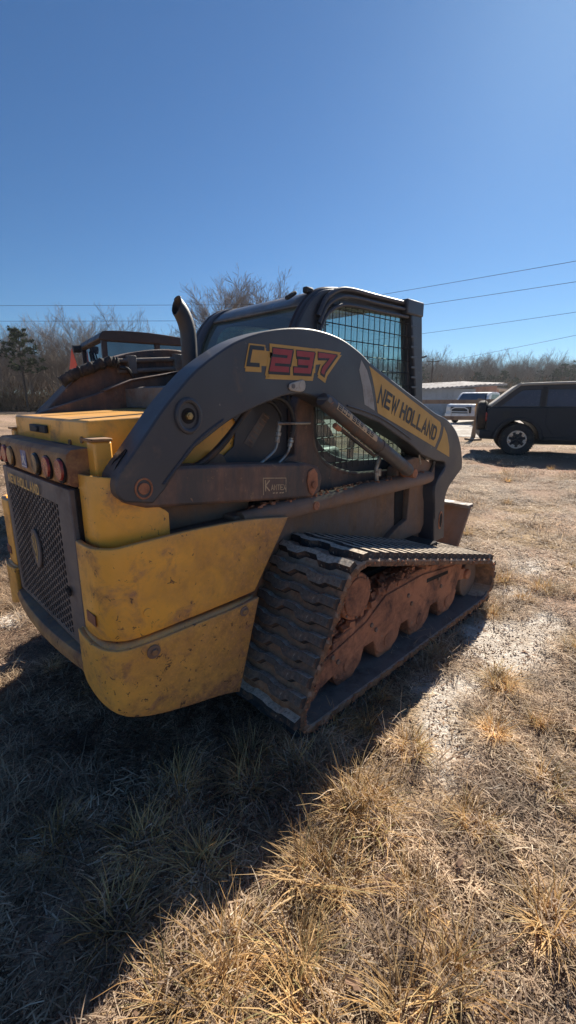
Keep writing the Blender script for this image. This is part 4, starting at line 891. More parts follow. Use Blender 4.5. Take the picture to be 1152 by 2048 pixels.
mb = MB(); mb.bx((-.80, .09, .88), (-.755, .22, 1.10)); mb.build('tail_lamp', M_tail, jp, bevel=.01)
mb = MB(); mb.bx((-.80, 1.50, .88), (-.755, 1.63, 1.10)); mb.build('tail_lamp', M_tail, jp, bevel=.01)
sp = empty('spare_wheel'); sp.parent = jp; sp.location = (-.70, .72, 1.0)
mb = MB(); prof_ = [(.22, -.05), (.22, -.26), (.36, -.27), (.40, -.22), (.41, -.08), (.37, -.04), (.22, -.05)]
mb.sheet([[Vector((d_, r_ * math.cos(t), r_ * math.sin(t))) for r_, d_ in prof_] for t in np.linspace(0, 2 * PI, 41)]); mb.build('tyre', M_tyre, sp)
mb = MB(); mb.cyl((-.10, 0, 0), (-.20, 0, 0), .23, 28); mb.build('rim', M_rimd, sp, bevel=.01)
mb = MB(); mb.bx((-.10, -.1, -.1), (.06, .1, .1)); mb.tube([(-.02, -.1, .3), (-.02, -.12, .45)], .012, 6); mb.build('carrier', M_jplas, sp, bevel=.01)
mb = MB(); mb.tube([(-.82, .10, 1.18), (-.84, .10, 1.50)], .012, 6); mb.box((-.84, .10, 1.50), (.03, .03, .07)); mb.build('antenna', M_jplas, jp)
mb = MB(); mb.bx((.0, .25, .30), (3.0, .35, .45)); mb.bx((.0, 1.3, .30), (3.0, 1.4, .45)); mb.cyl((0, .2, .42), (0, 1.5, .42), .06, 12); mb.cyl((2.95, .2, .42), (2.95, 1.5, .42), .06, 12); mb.build('underframe', M_jplas, jp)

# ------------------------------------------------------------------ white pickup truck by the shed
M_wp = mat('white_truck_paint', (.62, .63, .65), .3, dirt=(.4, .36, .3), amt=.2, scale=2, bump=0, coat=.4)
tk = empty('pickup_truck', yard(10.4, 27.6, .015), YZ + R(136.4 - 90) + PI / 2 + PI); tag(tk, 'white pickup truck with black grille and bull bar parked by the low shed', 'pickup truck')
# local: x = right side of the truck, y = forward ; built along -y from the nose
tk.rotation_euler = (0, 0, R(HEAD - 90) + math.atan2(.69, -.72))
XZ = lambda a, b, d: Vector((d, a, b))
prof_t = [(0, .45), (-.05, 1.02), (-.12, 1.12), (-1.25, 1.22), (-1.9, 1.78), (-2.2, 1.86), (-3.1, 1.86), (-3.45, 1.80), (-3.62, 1.25), (-5.7, 1.25), (-5.75, .55), (-5.2, .55), (-5.1, .8), (-4.5, .85), (-4.2, .55), (-1.6, .55), (-1.5, .8), (-.9, .85), (-.6, .5)]
mb = MB(); mb.prism(prof_t, -.95, .95, XZ); mb.build('body', M_wp, tk, bevel=.03)
mb = MB(); mb.prism([(-1.95, 1.28), (-2.2, 1.72), (-3.3, 1.72), (-3.4, 1.28)], -.957, .957, XZ); mb.add([(-.8, -1.33, 1.30), (.8, -1.33, 1.30), (.75, -1.86, 1.77), (-.75, -1.86, 1.77)], [(0, 1, 2, 3)]); mb.build('window', M_glassd, tk, smooth=0)
mb = MB(); mb.add([(-.84, -1.28, 1.27), (.84, -1.28, 1.27), (.78, -1.88, 1.80), (-.78, -1.88, 1.80)], [(0, 1, 2, 3)])
mb.build('windscreen', mat('blue_grey_glass', (.06, .09, .13), .15, bump=0), tk, smooth=0)
mb = MB(); mb.bx((-.62, .0, .62), (.62, .03, 1.0)); mb.build('grille', M_jplas, tk, bevel=.02)
for sx in (-1, 1):
    mb = MB(); mb.bx((sx * .90, -.05, .78), (sx * .65, .02, 1.0)); mb.build('headlight', mat('lamp_glass', (.55, .55, .55), .15, bump=0) if sx < 0 else MATS['lamp_glass'], tk, bevel=.02)
    for y in (-1.2, -4.8):
        mb = MB(); mb.cyl((sx * .72, y, .38), (sx * .96, y, .38), .38, 28); w_ = mb.build('wheel', M_tyre, tk, bevel=.03)
        mb = MB(); mb.cyl((sx * .955, y, .38), (sx * .965, y, .38), .22, 20); mb.build('rim', M_rim, w_)
    mb = MB(); mb.bx((sx * 1.0, -1.75, 1.22), (sx * 1.22, -1.6, 1.42)); mb.build('mirror', M_jplas, tk, bevel=.02)
mb = MB(); mb.bx((-.95, -.02, .42), (.95, .10, .60)); mb.build('bumper', M_wp, tk, bevel=.02)
mb = MB(); mb.tube([(-.55, .12, .45), (-.5, .2, .85), (-.3, .2, .95), (.3, .2, .95), (.5, .2, .85), (.55, .12, .45)], .035, 8); mb.tube([(-.52, .2, .7), (.52, .2, .7)], .03, 8); mb.build('bull_bar', MATS['lamp_glass'], tk)
ys = empty('equipment_frame', yard(11.0, 26.0, .012), YZ); tag(ys, 'small yellow and white steel frame standing in front of the pickup', 'equipment frame')
mb = MB()
for x in (-.35, .1): mb.tube([(x, 0, 0), (x, 0, 1.25)], .05, 8)
mb.tube([(-.35, 0, .9), (.1, 0, 1.2)], .05, 8); mb.tube([(-.35, 0, 1.2), (.1, 0, .8)], .05, 8); mb.tube([(-.5, 0, .02), (.2, 0, .02)], .05, 8); mb.build('yellow_post', MATS['yellow_paint_clean'], ys)
mb = MB(); mb.tube([(.1, 0, .75), (1.0, 0, .80)], .06, 8); mb.tube([(.1, 0, .35), (.9, 0, .35), (1.0, 0, .8)], .05, 8); mb.tube([(.9, 0, 0), (.9, 0, .35)], .05, 8); mb.build('white_bar', M_wp, ys)

# ------------------------------------------------------------------ low shed with a corrugated mono-pitch roof
M_wall = mat('weathered_grey_siding', (.42, .42, .44), .8, dirt=(.32, .30, .28), amt=.4, scale=.6, bump=.2, bscale=8)
M_pink = mat('faded_pink_wall', (.52, .30, .25), .85, dirt=(.40, .26, .20), amt=.4, scale=.8, bump=.2, bscale=8)
M_tin = mat('weathered_tin', (.36, .34, .33), .6, dirt=(.24, .20, .18), amt=.5, scale=.8, bump=.1)
sh = empty('low_shed', yard(11, 40), YZ + R(0)); tag(sh, 'long low shed with corrugated tin roof, grey front wall and faded pink end', 'shed')
mb = MB(); mb.bx((-14, 0, 0), (5.2, 9, 2.35)); mb.build('front_wall', M_wall, sh)
for i in range(40):
    mb = MB(); mb.bx((-14 + i * .48, -.03, 0), (-14 + i * .48 + .44, -.001, 2.3)); mb.build('siding_panel', M_wall, sh)
mb = MB(); mb.prism([(5.2, 0), (7.2, 0), (7.2, 2.72), (5.2, 2.45)], .5, 9, lambda a, b, d: Vector((a, d, b))); mb.build('end_wall', M_pink, sh)
for x in (5.6, 6.5, 7.1):
    mb = MB(); mb.bx((x, .45, 0), (x + .1, .499, 2.6)); mb.build('end_post', M_pink, sh)
mb = MB(); rows = []
for i, x in enumerate(np.linspace(-14.3, 7.6, 220)):
    t = max(0, (x - 1.0) / 6.6); dz = .03 * (1 if i % 4 < 2 else -1)
    rows.append([Vector((x, -.5, 2.36 + dz + .42 * t)), Vector((x, 9.3, 2.98 + dz + .30 * t))])
mb.sheet(rows); mb.build('tin_roof', M_tin, sh, thick=.03, smooth=0)
mb = MB(); mb.prism([(-14.3, 2.22), (1.0, 2.22), (7.6, 2.62), (7.6, 2.75), (1.0, 2.33), (-14.3, 2.33)], -.56, -.52, lambda a, b, d: Vector((a, d, b))); mb.build('fascia', M_tin, sh)
sh2 = empty('lean_to', yard(18.9, 42), YZ); tag(sh2, 'small open lean-to roof beside the pink end of the shed', 'lean-to')
mb = MB(); mb.box((.7, 1.5, 2.35), (1.7, 4, .08), Matrix.Rotation(R(8), 3, 'Y')); mb.build('tin_roof', M_tin, sh2)
for x, y in ((.1, 0), (1.4, 0), (.1, 3), (1.4, 3)):
    mb = MB(); mb.bx((x, y, 0), (x + .12, y + .12, 2.3)); mb.build('post', M_pink, sh2)

# ------------------------------------------------------------------ wooden rail fence in front of the gravel
M_wood = mat('weathered_timber', (.30, .22, .15), .85, dirt=(.18, .13, .10), amt=.45, scale=3, bump=.3, bscale=20, streak=True)
fn = empty('rail_fence', yard(6.8, 16.5), YZ); tag(fn, 'weathered wooden post and rail fence along the edge of the gravel', 'fence')
for x, y in ((0, 0), (-3.6, .3), (-7.2, .6), (-10.8, .9), (-14.4, 1.2)):
    mb = MB(); mb.box((x, y, .71), (.13, .11, 1.48), Matrix.Rotation(R(5 if x == 0 else 1), 3, 'Y')); mb.build('post', M_wood, fn, bevel=.008)
mb = MB(); mb.box((-.12, -.18, .03), (.35, .5, .06), Matrix.Rotation(R(20), 3, 'Z')); mb.build('post_foot', M_wood, fn, bevel=.008)
for z in (1.34, .77):
    for k in range(4):
        mb = MB(); mb.box((-1.8 - k * 3.6, -.08 + .15 + k * .3, z), (3.62, .04, .14), Matrix.Rotation(R(-4.7), 3, 'Z')); mb.build('rail', M_wood, fn, bevel=.005)
mb = MB(); mb.box((1.6, -.08, 1.40), (3.3, .04, .12), Matrix.Rotation(R(-1.5), 3, 'Y')); mb.build('rail', M_wood, fn, bevel=.005)
mb = MB(); mb.box((3.2, 0, .7), (.13, .11, 1.45)); mb.build('post', M_wood, fn, bevel=.008)

# ------------------------------------------------------------------ poles and wires
M_pole = mat('pole_timber', (.09, .07, .055), .9, bump=.1)
M_cable = mat('black_cable', (.03, .03, .035), .6, bump=0)
def pole(r, f, h, lab):
    e = empty('utility_pole', yard(r, f), YZ); tag(e, lab, 'utility pole')
    mb = MB(); mb.tube([(0, 0, 0), (0, 0, h)], [.15, .10], 10); mb.build('pole', M_pole, e)
    mb = MB(); mb.bx((-.9, -.06, h - .5), (.9, .06, h - .38)); mb.build('crossarm', M_pole, e)
pole(3.0, 39.6, 9.05, 'timber utility pole where the nearer overhead wire bends, behind the cab')
pole(3.1, 47.2, 9.05, 'timber utility pole where the farther overhead wire bends, behind the cab')
pole(21.56, 70, 7.4, 'distant dark utility pole standing above the shed roof at right')
def wire(pts, lab, r_=.014, sag=.35):
    P_ = []
    for (a, b) in zip(pts[:-1], pts[1:]):
        A = yard(*a); B_ = yard(*b)
        for t in np.linspace(0, 1, 13)[:-1]: P_.append(A.lerp(B_, t) - Vector((0, 0, 4 * sag * t * (1 - t))))
    P_.append(yard(*pts[-1])); mb = MB(); mb.tube(P_, r_, 5); o = mb.build('overhead_wire', M_cable); tag(o, lab, 'power line')
wire([(-45, 40.2, 9.0), (3, 39.6, 9.0), (24.5, 20.2, 9.0)], 'topmost overhead wire, rising to the right edge of the sky', .014, .05)
wire([(-45, 47.6, 9.0), (3.1, 47.2, 9.0), (31, 20.9, 9.0)], 'second overhead wire from the top, right of the cab', .016, .05)
wire([(1, 71, 9.0), (15.67, 56.66, 9.0), (34, 29.7, 9.0)], 'third overhead wire from the top, leaving the front of the cab', .018, .1)
wire([(21.56, 104, 9.0), (32.39, 90, 9.0), (36, 30, 9.0)], 'lowest overhead wire, just above the far trees at right', .02, .1)
wire([(21.56, 70, 6.9), (17.0, 69, 4.2)], 'pale service wire dropping left from the distant pole', .03, .1)

# ------------------------------------------------------------------ trees
def bare_tree(seed, h, spread=.45, nb=9, twigr=.012, lev=4):
    rd = random.Random(seed); trunk = MB(); crown = MB()
    def grow(p, d, L, r, depth, mb):
        n = 4 if depth == 0 else 3; pts = [p.copy()]; rs = [r]; q = p.copy(); dd = d.copy()
        for i in range(n):
            dd = (dd + Vector((rd.gauss(0, .10), rd.gauss(0, .10), rd.gauss(.04, .06))) * (1 if depth else .35)).normalized(); q = q + dd * L / n; pts.append(q.copy()); rs.append(max(twigr * .6, r * (1 - .55 * (i + 1) / n)))
        mb.tube(pts, rs, 6 if depth == 0 else (4 if depth == 1 else 3), cap=False)
        if depth >= lev: return
        k = nb if depth == 0 else (6 if depth == 1 else 5)
        for j in range(k):
            t = (.38 + .6 * (j + rd.random() * .6) / k) if depth == 0 else (.25 + .75 * (j + rd.random() * .5) / k)
            t = min(t, .999); i = int(t * n); f = t * n - i; b = pts[i].lerp(pts[min(i + 1, n)], f)
            an = rd.random() * 2 * PI; up = .55 + .5 * t
            side_ = Vector((math.cos(an), math.sin(an), 0))
            nd = (dd * up + side_ * (spread * 1.3 + rd.random() * .35)).normalized() if depth == 0 else (d * .9 + Vector((rd.gauss(0, 1), rd.gauss(0, 1), rd.gauss(.25, .7))) * .42).normalized()
            grow(b, nd, L * (.52 - .16 * t + rd.random() * .1) if depth == 0 else L * (.45 + rd.random() * .2), rs[min(i, n)] * (.5 if depth == 0 else .55), depth + 1, crown)
    grow(Vector((0, 0, -.1)), Vector((rd.gauss(0, .03), rd.gauss(0, .03), 1)).normalized(), h, h * .014 + .03, 0, trunk)
    return trunk, crown
def tone_mesh(mb, name, m, tones):
    me = mb.mesh(name); me.materials.append(m)
    a = me.attributes.new('tone', 'FLOAT', 'POINT'); a.data.foreach_set('value', np.array(tones, np.float32)); return me
def pine(seed, h):
    rd = random.Random(seed); trunk = MB(); trunk.tube([(0, 0, -.1), (rd.gauss(0, .1), rd.gauss(0, .1), h * .5), (rd.gauss(0, .2), 0, h)], [h * .016, h * .011, .03], 6, cap=False)
    cr = MB(); tones = []
    for i in range(54):
        t = rd.random(); z = h * (.42 + .58 * t); L = h * (.27 * (1 - t) ** .7 + .05) * rd.uniform(.6, 1.25); an = rd.random() * 2 * PI
        a = Vector((0, 0, z)); b = Vector((math.cos(an) * L, math.sin(an) * L, z + L * rd.uniform(-.05, .35))); trunk.tube([a, b], [.03, .01], 3, cap=False)
        for c in range(8):
            q = a.lerp(b, rd.uniform(.35, 1.08)) + Vector((rd.gauss(0, .12), rd.gauss(0, .12), rd.gauss(.05, .1))) * h * .1; tn = rd.random()
            for k in range(16):
                d = Vector((rd.gauss(0, 1), rd.gauss(0, 1), rd.gauss(.4, .7))).normalized() * rd.uniform(.2, .5) * h * .09; s_ = d.cross(Vector((rd.gauss(0, 1), rd.gauss(0, 1), 1))).normalized() * .05 * h * .12
                cr.add([q - s_, q + s_, q + d], [(0, 1, 2)]); tones += [min(1, max(0, tn + rd.gauss(0, .15)))] * 3
    return trunk, cr, tones
kinds = []
for i, (h, sp_) in enumerate(((10, .42), (11, .36), (9, .5), (11.5, .4), (10, .34))):
    tr_, cr_ = bare_tree(50 + i, h * .93, sp_, 9, .013, 4 if i < 5 else 3); a = tr_.mesh('trunk'); b = cr_.mesh('crown'); a.materials.append(M_twig); b.materials.append(M_twig); kinds.append((a, b))
M_pbark = mat('dark_bark', (.07, .052, .042), .9, bump=0)
pines = []
for i, h in enumerate((10, 11, 9)):
    t_, c_, tn = pine(80 + i, h); a = t_.mesh('trunk'); a.materials.append(M_pbark); pines.append((a, tone_mesh(c_, 'crown', M_needle, tn)))
big = []
for i in range(2):
    tr_, cr_ = bare_tree(20 + i, 11.5, .66, 30, .022, 4); a = tr_.mesh('trunk'); b = cr_.mesh('crown'); a.materials.append(M_twig); b.materials.append(M_twig); big.append((a, b))
def plant(pair, r, f, s, lab, cat='tree', group=None, name='bare_tree', z=0, sxy=1.):
    e = empty(name, yard(r, f, z), random.random() * 6.28); tag(e, lab, cat, group); e.scale = (s * sxy, s * sxy, s)
    for nm, me_ in zip(('trunk', 'crown'), pair):
        o = bpy.data.objects.new(nm, me_); COL.objects.link(o); o.parent = e
    return e
plant(pines[0], -32.2, 57, .95, 'tall pine with dark needles rising over the bare trees at far left', name='pine_tree')
plant(kinds[3], -25.8, 57, .74, 'widest bare tree of the left tree line, next to the red triangle', sxy=1.2)
for i in range(44):
    r_ = -46 + i * 1.05 + random.uniform(-.4, .4); f_ = 58 + random.uniform(0, 7) + max(0, -r_ - 30) * .2
    if abs(r_ + 25.8) < .6 and f_ < 60: continue
    plant(kinds[i % 5], r_, f_, random.uniform(.60, .84) * (.85 if r_ > -20 else 1), 'grey leafless tree in the front row of the dense left tree line', group='bare trees at the left edge of the field')
plant(big[0], -5.2, 44, .70, 'large leafless tree with spreading crown, left of the two behind the cab roof', name='bare_tree')
plant(big[1], -2.0, 47, .75, 'large leafless tree, right of the two behind the cab roof', name='bare_tree')
for i in range(38):
    f_ = 112 + random.uniform(0, 14); r_ = 24 + i * 1.9 + random.uniform(-.6, .6)
    hh = .76 + .24 * max(0, (r_ - 58) / 15 if r_ < 80 else 1.2) + random.uniform(-.06, .1)
    if random.random() < .45: plant(pines[i % 3], r_, f_, hh * .95, 'green pine in the far tree line beyond the shed', group='pines in the far right tree line', name='pine_tree')
    else: plant(kinds[i % 5], r_, f_, hh * .92, 'leafless tree in the far tree line beyond the shed', group='bare trees in the far right tree line')

# ---- instancing helper for what nobody could count
def scatter(name, srcs, pos, rot, sc, vi, kind='stuff'):
    c = bpy.data.collections.new(name + '_source')
    for i, me_ in enumerate(srcs):
        o = bpy.data.objects.new('%s_src_%02d' % (name, i), me_); c.objects.link(o)
    me = bpy.data.meshes.new(name); me.from_pydata([tuple(p) for p in pos], [], [])
    a = me.attributes.new('rot', 'FLOAT_VECTOR', 'POINT'); a.data.foreach_set('vector', np.asarray(rot, np.float32).reshape(-1))
    a = me.attributes.new('sc', 'FLOAT', 'POINT'); a.data.foreach_set('value', np.asarray(sc, np.float32))
    a = me.attributes.new('vi', 'INT', 'POINT'); a.data.foreach_set('value', np.asarray(vi, np.int32))
    o = bpy.data.objects.new(name, me); COL.objects.link(o); o['kind'] = kind
    g = bpy.data.node_groups.new(name, 'GeometryNodeTree'); g.interface.new_socket('Geometry', in_out='INPUT', socket_type='NodeSocketGeometry'); g.interface.new_socket('Geometry', in_out='OUTPUT', socket_type='NodeSocketGeometry')
    gi = g.nodes.new('NodeGroupInput'); go = g.nodes.new('NodeGroupOutput'); ip = g.nodes.new('GeometryNodeInstanceOnPoints'); ci = g.nodes.new('GeometryNodeCollectionInfo')
    ci.inputs[0].default_value = c; ci.inputs['Separate Children'].default_value = True; ci.inputs['Reset Children'].default_value = True
    def na(n_, t_):
        q = g.nodes.new('GeometryNodeInputNamedAttribute'); q.data_type = t_; q.inputs[0].default_value = n_; return q.outputs[0]
    g.links.new(gi.outputs[0], ip.inputs['Points']); g.links.new(ci.outputs[0], ip.inputs['Instance']); ip.inputs['Pick Instance'].default_value = True
    g.links.new(na('vi', 'INT'), ip.inputs['Instance Index']); g.links.new(na('rot', 'FLOAT_VECTOR'), ip.inputs['Rotation']); g.links.new(na('sc', 'FLOAT'), ip.inputs['Scale'])
    g.links.new(ip.outputs[0], go.inputs[0]); md = o.modifiers.new('scatter', 'NODES'); md.node_group = g
    return o
def join_pair(pair):
    b = bmesh.new()
    b.from_mesh(pair[0]); b.from_mesh(pair[1]); me = bpy.data.meshes.new('tree_mass'); b.to_mesh(me); b.free(); me.materials.append(pair[1].materials[0]); return me
jm = [join_pair(k) for k in kinds]
pos = []; sc = []
for i in range(420):
    r_ = random.uniform(-85, 6); pos.append(yard(r_, 64 + random.uniform(0, 40) + max(0, -r_ - 45) * .3)); sc.append(random.uniform(.46, .64))
for i in range(520):
    r_ = random.uniform(10, 190); pos.append(yard(r_, random.uniform(122, 175))); sc.append(random.uniform(.72, .98))
n_ = len(pos); scatter('distant_wood', jm, pos, [(0, 0, random.random() * 6.28) for _ in range(n_)], sc, [random.randrange(5) for _ in range(n_)])
# undergrowth
def brush(seed):
    rd = random.Random(seed); mb = MB(); tn = []
    for i in range(420):
        q = Vector((rd.gauss(0, .8), rd.gauss(0, .6), abs(rd.gauss(0, .55)))); d = Vector((rd.gauss(0, .5), rd.gauss(0, .5), 1)).normalized() * rd.uniform(.1, .45); s_ = Vector((rd.gauss(0, 1), rd.gauss(0, 1), 0)).normalized() * .02
        mb.add([q - s_, q + s_, q + d], [(0, 1, 2)]); tn += [rd.random()] * 3
    return tone_mesh(mb, 'brush', M_brushw, tn)
bs_ = [brush(i) for i in range(4)]
pos = [yard(random.uniform(-62, 10), 57.5 + abs(random.gauss(0, 6))) for _ in range(620)] + [yard(random.uniform(15, 150), 110 + random.uniform(0, 20)) for _ in range(520)]
sc = [random.uniform(.8, 2.2) for _ in range(620)] + [random.uniform(2., 4.5) for _ in range(520)]
scatter('undergrowth', bs_, pos, [(0, 0, random.random() * 6.28) for _ in pos], sc, [random.randrange(4) for _ in pos])

# ------------------------------------------------------------------ dry grass
def blades(seed, n, rad, hmin, hmax, flat, width, tone, m, centred=False, curl=.8):
    r = np.random.default_rng(seed); V = []; F = []; T = []
    for i in range(n):
        an = r.random() * 2 * PI; rr_ = rad * math.sqrt(r.random()) * (.55 if centred else 1)
        p = np.array([rr_ * math.cos(an), rr_ * math.sin(an), 0.]); L = r.uniform(hmin, hmax)
        if centred: da = an + r.normal(0, 1.1)
        else: da = r.random() * 2 * PI
        el = r.uniform(*flat); d = np.array([math.cos(da) * math.cos(el), math.sin(da) * math.cos(el), math.sin(el)])
        s_ = np.array([-math.sin(da), math.cos(da), 0]) * width * r.uniform(.6, 1.3) * .5
        if not centred: p[2] = r.random() * .018
        g = r.uniform(.2, 1) * curl; tw = r.normal(0, .25); o = len(V); seg = 3; q = p.copy()
        for k in range(seg + 1):
            w_ = (1 - (k / seg) ** 2 * .85)
            V += [q - s_ * w_, q + s_ * w_]
            d = d + np.array([s_[0] / (np.linalg.norm(s_) + 1e-9) * tw * .4, s_[1] / (np.linalg.norm(s_) + 1e-9) * tw * .4, -g * .55]); d /= np.linalg.norm(d)
            q = q + d * L / seg; q[2] = max(q[2], .002 + .004 * r.random())
        for k in range(seg): F.append((o + 2 * k, o + 2 * k + 1, o + 2 * k + 3, o + 2 * k + 2))
        t = min(1, max(0, r.normal(*tone))); T += [t] * (2 * (seg + 1))
    me = bpy.data.meshes.new('blades'); me.from_pydata([tuple(v) for v in V], [], F); me.materials.append(m)
    a = me.attributes.new('tone', 'FLOAT', 'POINT'); a.data.foreach_set('value', np.array(T, np.float32)); return me
def in_view(x, y, margin=10.):
    a = math.degrees(math.atan2(y - CAMP.y, x - CAMP.x)) - HEAD; a = (a + 180) % 360 - 180
    return abs(a) < 36 + margin
def pts_zone(d0, d1, dens, margin=10.):
    area = PI * (d1 ** 2 - d0 ** 2); n = int(area * dens * (2 * (36 + margin)) / 360)
    d = np.sqrt(rng.random(n) * (d1 ** 2 - d0 ** 2) + d0 ** 2); a = np.radians(HEAD + (rng.random(n) * 2 - 1) * (36 + margin))
    return CAMP.x + d * np.cos(a), CAMP.y + d * np.sin(a)
mats_ = [blades(100 + i, 230, .16, .02, .09, (-.1, .5), .0032, (.22 + .08 * i, .24), M_grass) for i in range(6)] + \
        [blades(120 + i, 120, .14, .05, .15, (.2, 1.2), .0032, (.60, .2), M_grass, curl=1.0) for i in range(3)]
tufts = [blades(140 + i, 170,   .09, .07, .19, (.25, 1.4), .0032, (.62, .2), M_tuft, centred=True, curl=.95) for i in range(5)]
def lay(name, srcs, x, y, sc, vi, tilt=.12):
    z = gz(x, y); n = len(x); rot = np.stack([rng.normal(0, tilt, n), rng.normal(0, tilt, n), rng.random(n) * 2 * PI], -1)
    scatter(name, srcs, np.stack([x, y, z], -1).tolist(), rot, sc, vi)
# near mat
X, Y = pts_zone(.25, 4.2, 105, 22); s = sandmask(X, Y); k = rng.random(len(X)) > np.clip(s * 2.4 + baremask(X, Y) * .55, 0, .97); X, Y = X[k], Y[k]
fd = fbm(X * 2.2, Y * 2.2, 31); vi = np.where(fd > .56, rng.integers(6, 9, len(X)), rng.integers(0, 6, len(X))); lay('dry_grass', mats_, X, Y, rng.uniform(.7, 1.2, len(X)), vi)
X, Y = pts_zone(4.2, 12, 15, 14); s = sandmask(X, Y); k = rng.random(len(X)) > np.clip(s * 1.9 + claymask(X, Y) * .9 + baremask(X, Y) * .6, 0, .95); X, Y = X[k], Y[k]
fd = fbm(X * 1.2, Y * 1.2, 31); vi = np.where(fd > .62, rng.integers(6, 9, len(X)), rng.integers(0, 6, len(X))); lay('field_grass', mats_, X, Y, rng.uniform(1.3, 1.9, len(X)), vi, .06)
X, Y = pts_zone(12, 60, 1.5, 4)
rr_ = (X - CAMP.x) * math.sin(R(HEAD)) - (Y - CAMP.y) * math.cos(R(HEAD)); ff_ = (X - CAMP.x) * math.cos(R(HEAD)) + (Y - CAMP.y) * math.sin(R(HEAD))
k = ~((rr_ > 4) & (ff_ > 14.2 + .3 * np.abs(8.5 - np.clip(rr_, 0, 8.5))) ) & ~((ff_ > 18.4)); X, Y = X[k], Y[k]
lay('far_grass', mats_, X, Y, rng.uniform(2.2, 3.2, len(X)), rng.integers(0, 6, len(X)), .03)
# tufts: a few placed where the photograph shows them, the rest loose
TU = [(-.08, 1.27, 1.25), (-.09, 1.38, 1.1), (-.02, 1.33, 1.0), (-.15, 1.30, .9), (-.38, 1.36, 1.2), (-.33, 1.42, 1.0), (-.30, 1.33, .9), (.98, 1.40, 1.0), (1.03, 1.36, .9), (.64, 1.50, .8), (.30, 1.30, .9), (-.31, 1.77, 1.1), (-.45, 1.72, 1.1), (-.60, 1.55, 1.1), (-.75, 1.40, 1.1), (-.68, 1.33, 1.), (-.82, 1.30, 1.), (-.55, 1.45, 1.), (2.4, .88, 1.1), (2.46, 1.15, 1.1), (2.2, 1.1, .9), (1.75, 1.05, .8), (1.0, .98 + .05, .8),
      (.2, 1.0, .9), (-.1, 1.05, .9), (-.3, .95, 1.), (-.5, .8, 1.), (-.2, .85, .9), (.45, 1.02, .8), (-.7, .9, 1.), (-.85, 1.05, 1.), (-.9, .7, .9), (-.6, 1.1, 1.), (.15, 1.62, .9), (.5, 1.75, .9), (0, 1.9, 1.), (-.2, 1.6, .8), (.9, 1.9, .9), (1.6, 1.7, .9)]
tx = np.array([t[0] for t in TU]); ty = np.array([-t[1] for t in TU]); ts = np.array([t[2] for t in TU])
X, Y = pts_zone(.3, 5, 3.2, 22); k = (fbm(X * 1.5, Y * 1.5, 77) > .5) & (sandmask(X, Y) < .3); X, Y = X[k], Y[k]
X2, Y2 = pts_zone(5, 13, .5, 10)
tx = np.concatenate([tx, X, X2]); ty = np.concatenate([ty, Y, Y2]); ts = np.concatenate([ts, rng.uniform(.45, .95, len(X)), rng.uniform(.6, 1.1, len(X2))])
lay('grass_tufts', tufts, tx, ty, ts, rng.integers(0, 5, len(tx)), .12)
M_straw = leafmat('pale_straw', [(.40, .30, .18), (.66, .55, .36), (.78, .70, .52)], .3)
straws = [blades(180 + i, 9, .12, .10, .26, (-.05, .5), .0042, (.6, .25), M_straw, curl=.7) for i in range(5)]
X, Y = pts_zone(.3, 4.5, 16, 20); k = (fbm(X * 1.8, Y * 1.8, 91) > .42) & (sandmask(X, Y) < .3); X, Y = X[k], Y[k]; lay('loose_straw', straws, X, Y, rng.uniform(.6, 1.1, len(X)), rng.integers(0, 5, len(X)), .1)
# litter: crumbs of soil and leaf scraps on the bare sand
def scrap(seed):
    rd = random.Random(seed); mb = MB(); tn = []
    for i in range(40):
        q = Vector((rd.gauss(0, .07), rd.gauss(0, .07), .004)); a = rd.random() * 6.28; L = rd.uniform(.004, .016); d = Vector((math.cos(a), math.sin(a), rd.uniform(-.1, .5))) * L; s_ = Vector((-math.sin(a), math.cos(a), .2)) * L * .4
        mb.add([q - d, q - s_, q + d, q + s_], [(0, 1, 2, 3)]); tn += [rd.random() * .6] * 4
    return tone_mesh(mb, 'scrap', M_leaf, tn)
X, Y = pts_zone(.4, 6, 22, 12); lay('leaf_litter', [scrap(i) for i in range(4)], X, Y, rng.uniform(.6, 1.3, len(X)), rng.integers(0, 4, len(X)), .05)
M_crumb = leafmat('soil_crumb', [(.16, .11, .08), (.34, .26, .20), (.52, .44, .36), (.60, .54, .46)], 0)
def crumbs(seed):
    rd = random.Random(seed); mb = MB(); tn = []
    for i in range(45):
        s_ = rd.uniform(.0012, .004); n0 = len(mb.v); mb.box((rd.gauss(0, .05), rd.gauss(0, .05), s_ * .3), (s_ * 1.4, s_, s_), Matrix.Rotation(rd.uniform(0, 3), 3, rd.choice('XYZ'))); tn += [rd.random()] * (len(mb.v) - n0)
    return tone_mesh(mb, 'crumbs', M_crumb, tn)
X, Y = pts_zone(.4, 5.5, 120, 6); s = sandmask(X, Y) + baremask(X, Y) * .5; k = s > .3; X, Y = X[k], Y[k]; lay('soil_crumbs', [crumbs(i) for i in range(4)], X, Y, rng.uniform(.7, 1.6, len(X)), rng.integers(0, 4, len(X)), .03)
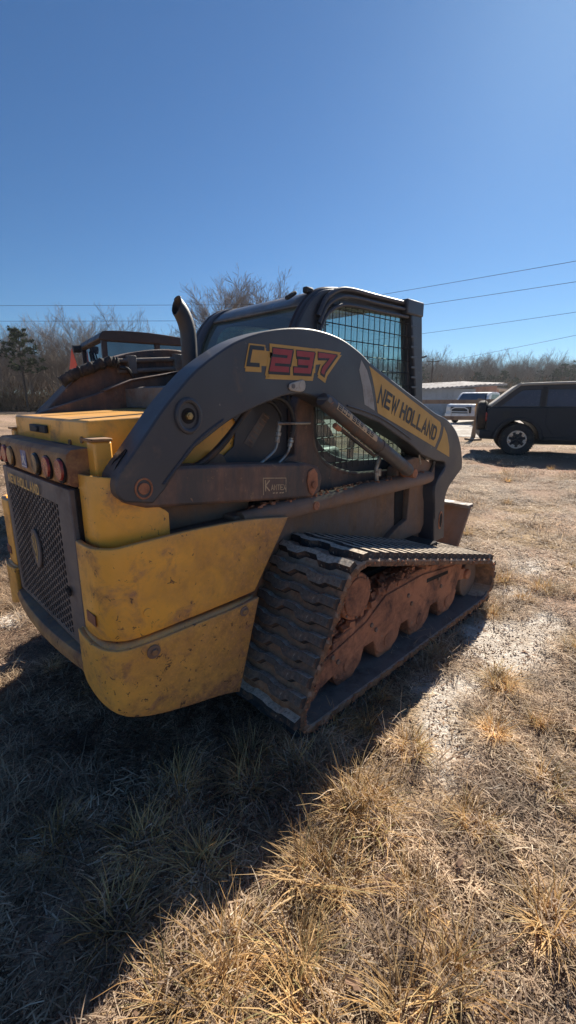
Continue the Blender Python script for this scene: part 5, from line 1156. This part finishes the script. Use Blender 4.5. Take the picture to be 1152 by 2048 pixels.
# fallen leaves one can pick out
def leaf(u, v, s_, lab, tone, seed, rot):
    rd = random.Random(seed); mb = MB(); n = 14; out = []
    for i in range(n):
        t = i / n * 2 * PI; r_ = s_ * (.6 + .4 * abs(math.cos(1.5 * t))) * (1 + .5 * math.cos(t)) * (1 if i % 2 else .74) * .55; out.append((r_ * math.cos(t), r_ * .62 * math.sin(t)))
    vs = [Vector((0, 0, .004))] + [Vector((a * rd.uniform(.8, 1.1), b * rd.uniform(.7, 1.1), .006 * math.sin(a / s_ * 3) + .008 * abs(b) / s_ + rd.random() * .004)) for a, b in out]
    mb.add(vs, [(0, i + 1, (i + 1) % n + 1) for i in range(n)]); me = mb.mesh('fallen_leaf'); me.materials.append(M_leaf)
    a = me.attributes.new('tone', 'FLOAT', 'POINT'); a.data.foreach_set('value', np.full(len(vs), tone, np.float32))
    o = bpy.data.objects.new('fallen_leaf', me); COL.objects.link(o); o.location = W((u, v, float(gz(u, -v)) + .034)); o.rotation_euler = (rd.uniform(-.2, .2), rd.uniform(-.2, .2), rot); tag(o, lab, 'leaf')
leaf(-.25, 1.54, .055, 'curled grey-brown leaf lying in the dry grass in the bottom centre', .3, 1, .6)
leaf(-.50, 1.62, .05, 'pale brown leaf near the bottom edge of the photo', .55, 2, 1.9)
leaf(.88, 1.76, .06, 'orange-brown leaf on the grass at the right edge', .95, 3, 2.6)
leaf(-.05, 1.66, .045, 'dark brown folded leaf between two grass clumps at lower right', .1, 4, .2)
leaf(.12, 1.40, .035, 'small pale leaf just below the bare sand patch', .6, 5, 1.2)


# ------------------------------------------------------------------ thin winter haze over the whole place
mb = MB(); mb.bx((-500, -500, -1.5), (500, 500, 30)); hz = mb.build('haze', None, smooth=0); tag(hz, kind='stuff')
m = bpy.data.materials.new('haze'); m.use_nodes = True; nt = m.node_tree; nt.nodes.clear()
o = _n(nt, 'ShaderNodeOutputMaterial'); v = _n(nt, 'ShaderNodeVolumePrincipled'); v.inputs['Color'].default_value = (.82, .90, 1, 1); v.inputs['Density'].default_value = .00028; v.inputs['Anisotropy'].default_value = .35
nt.links.new(v.outputs[0], o.inputs['Volume']); hz.data.materials.append(m)
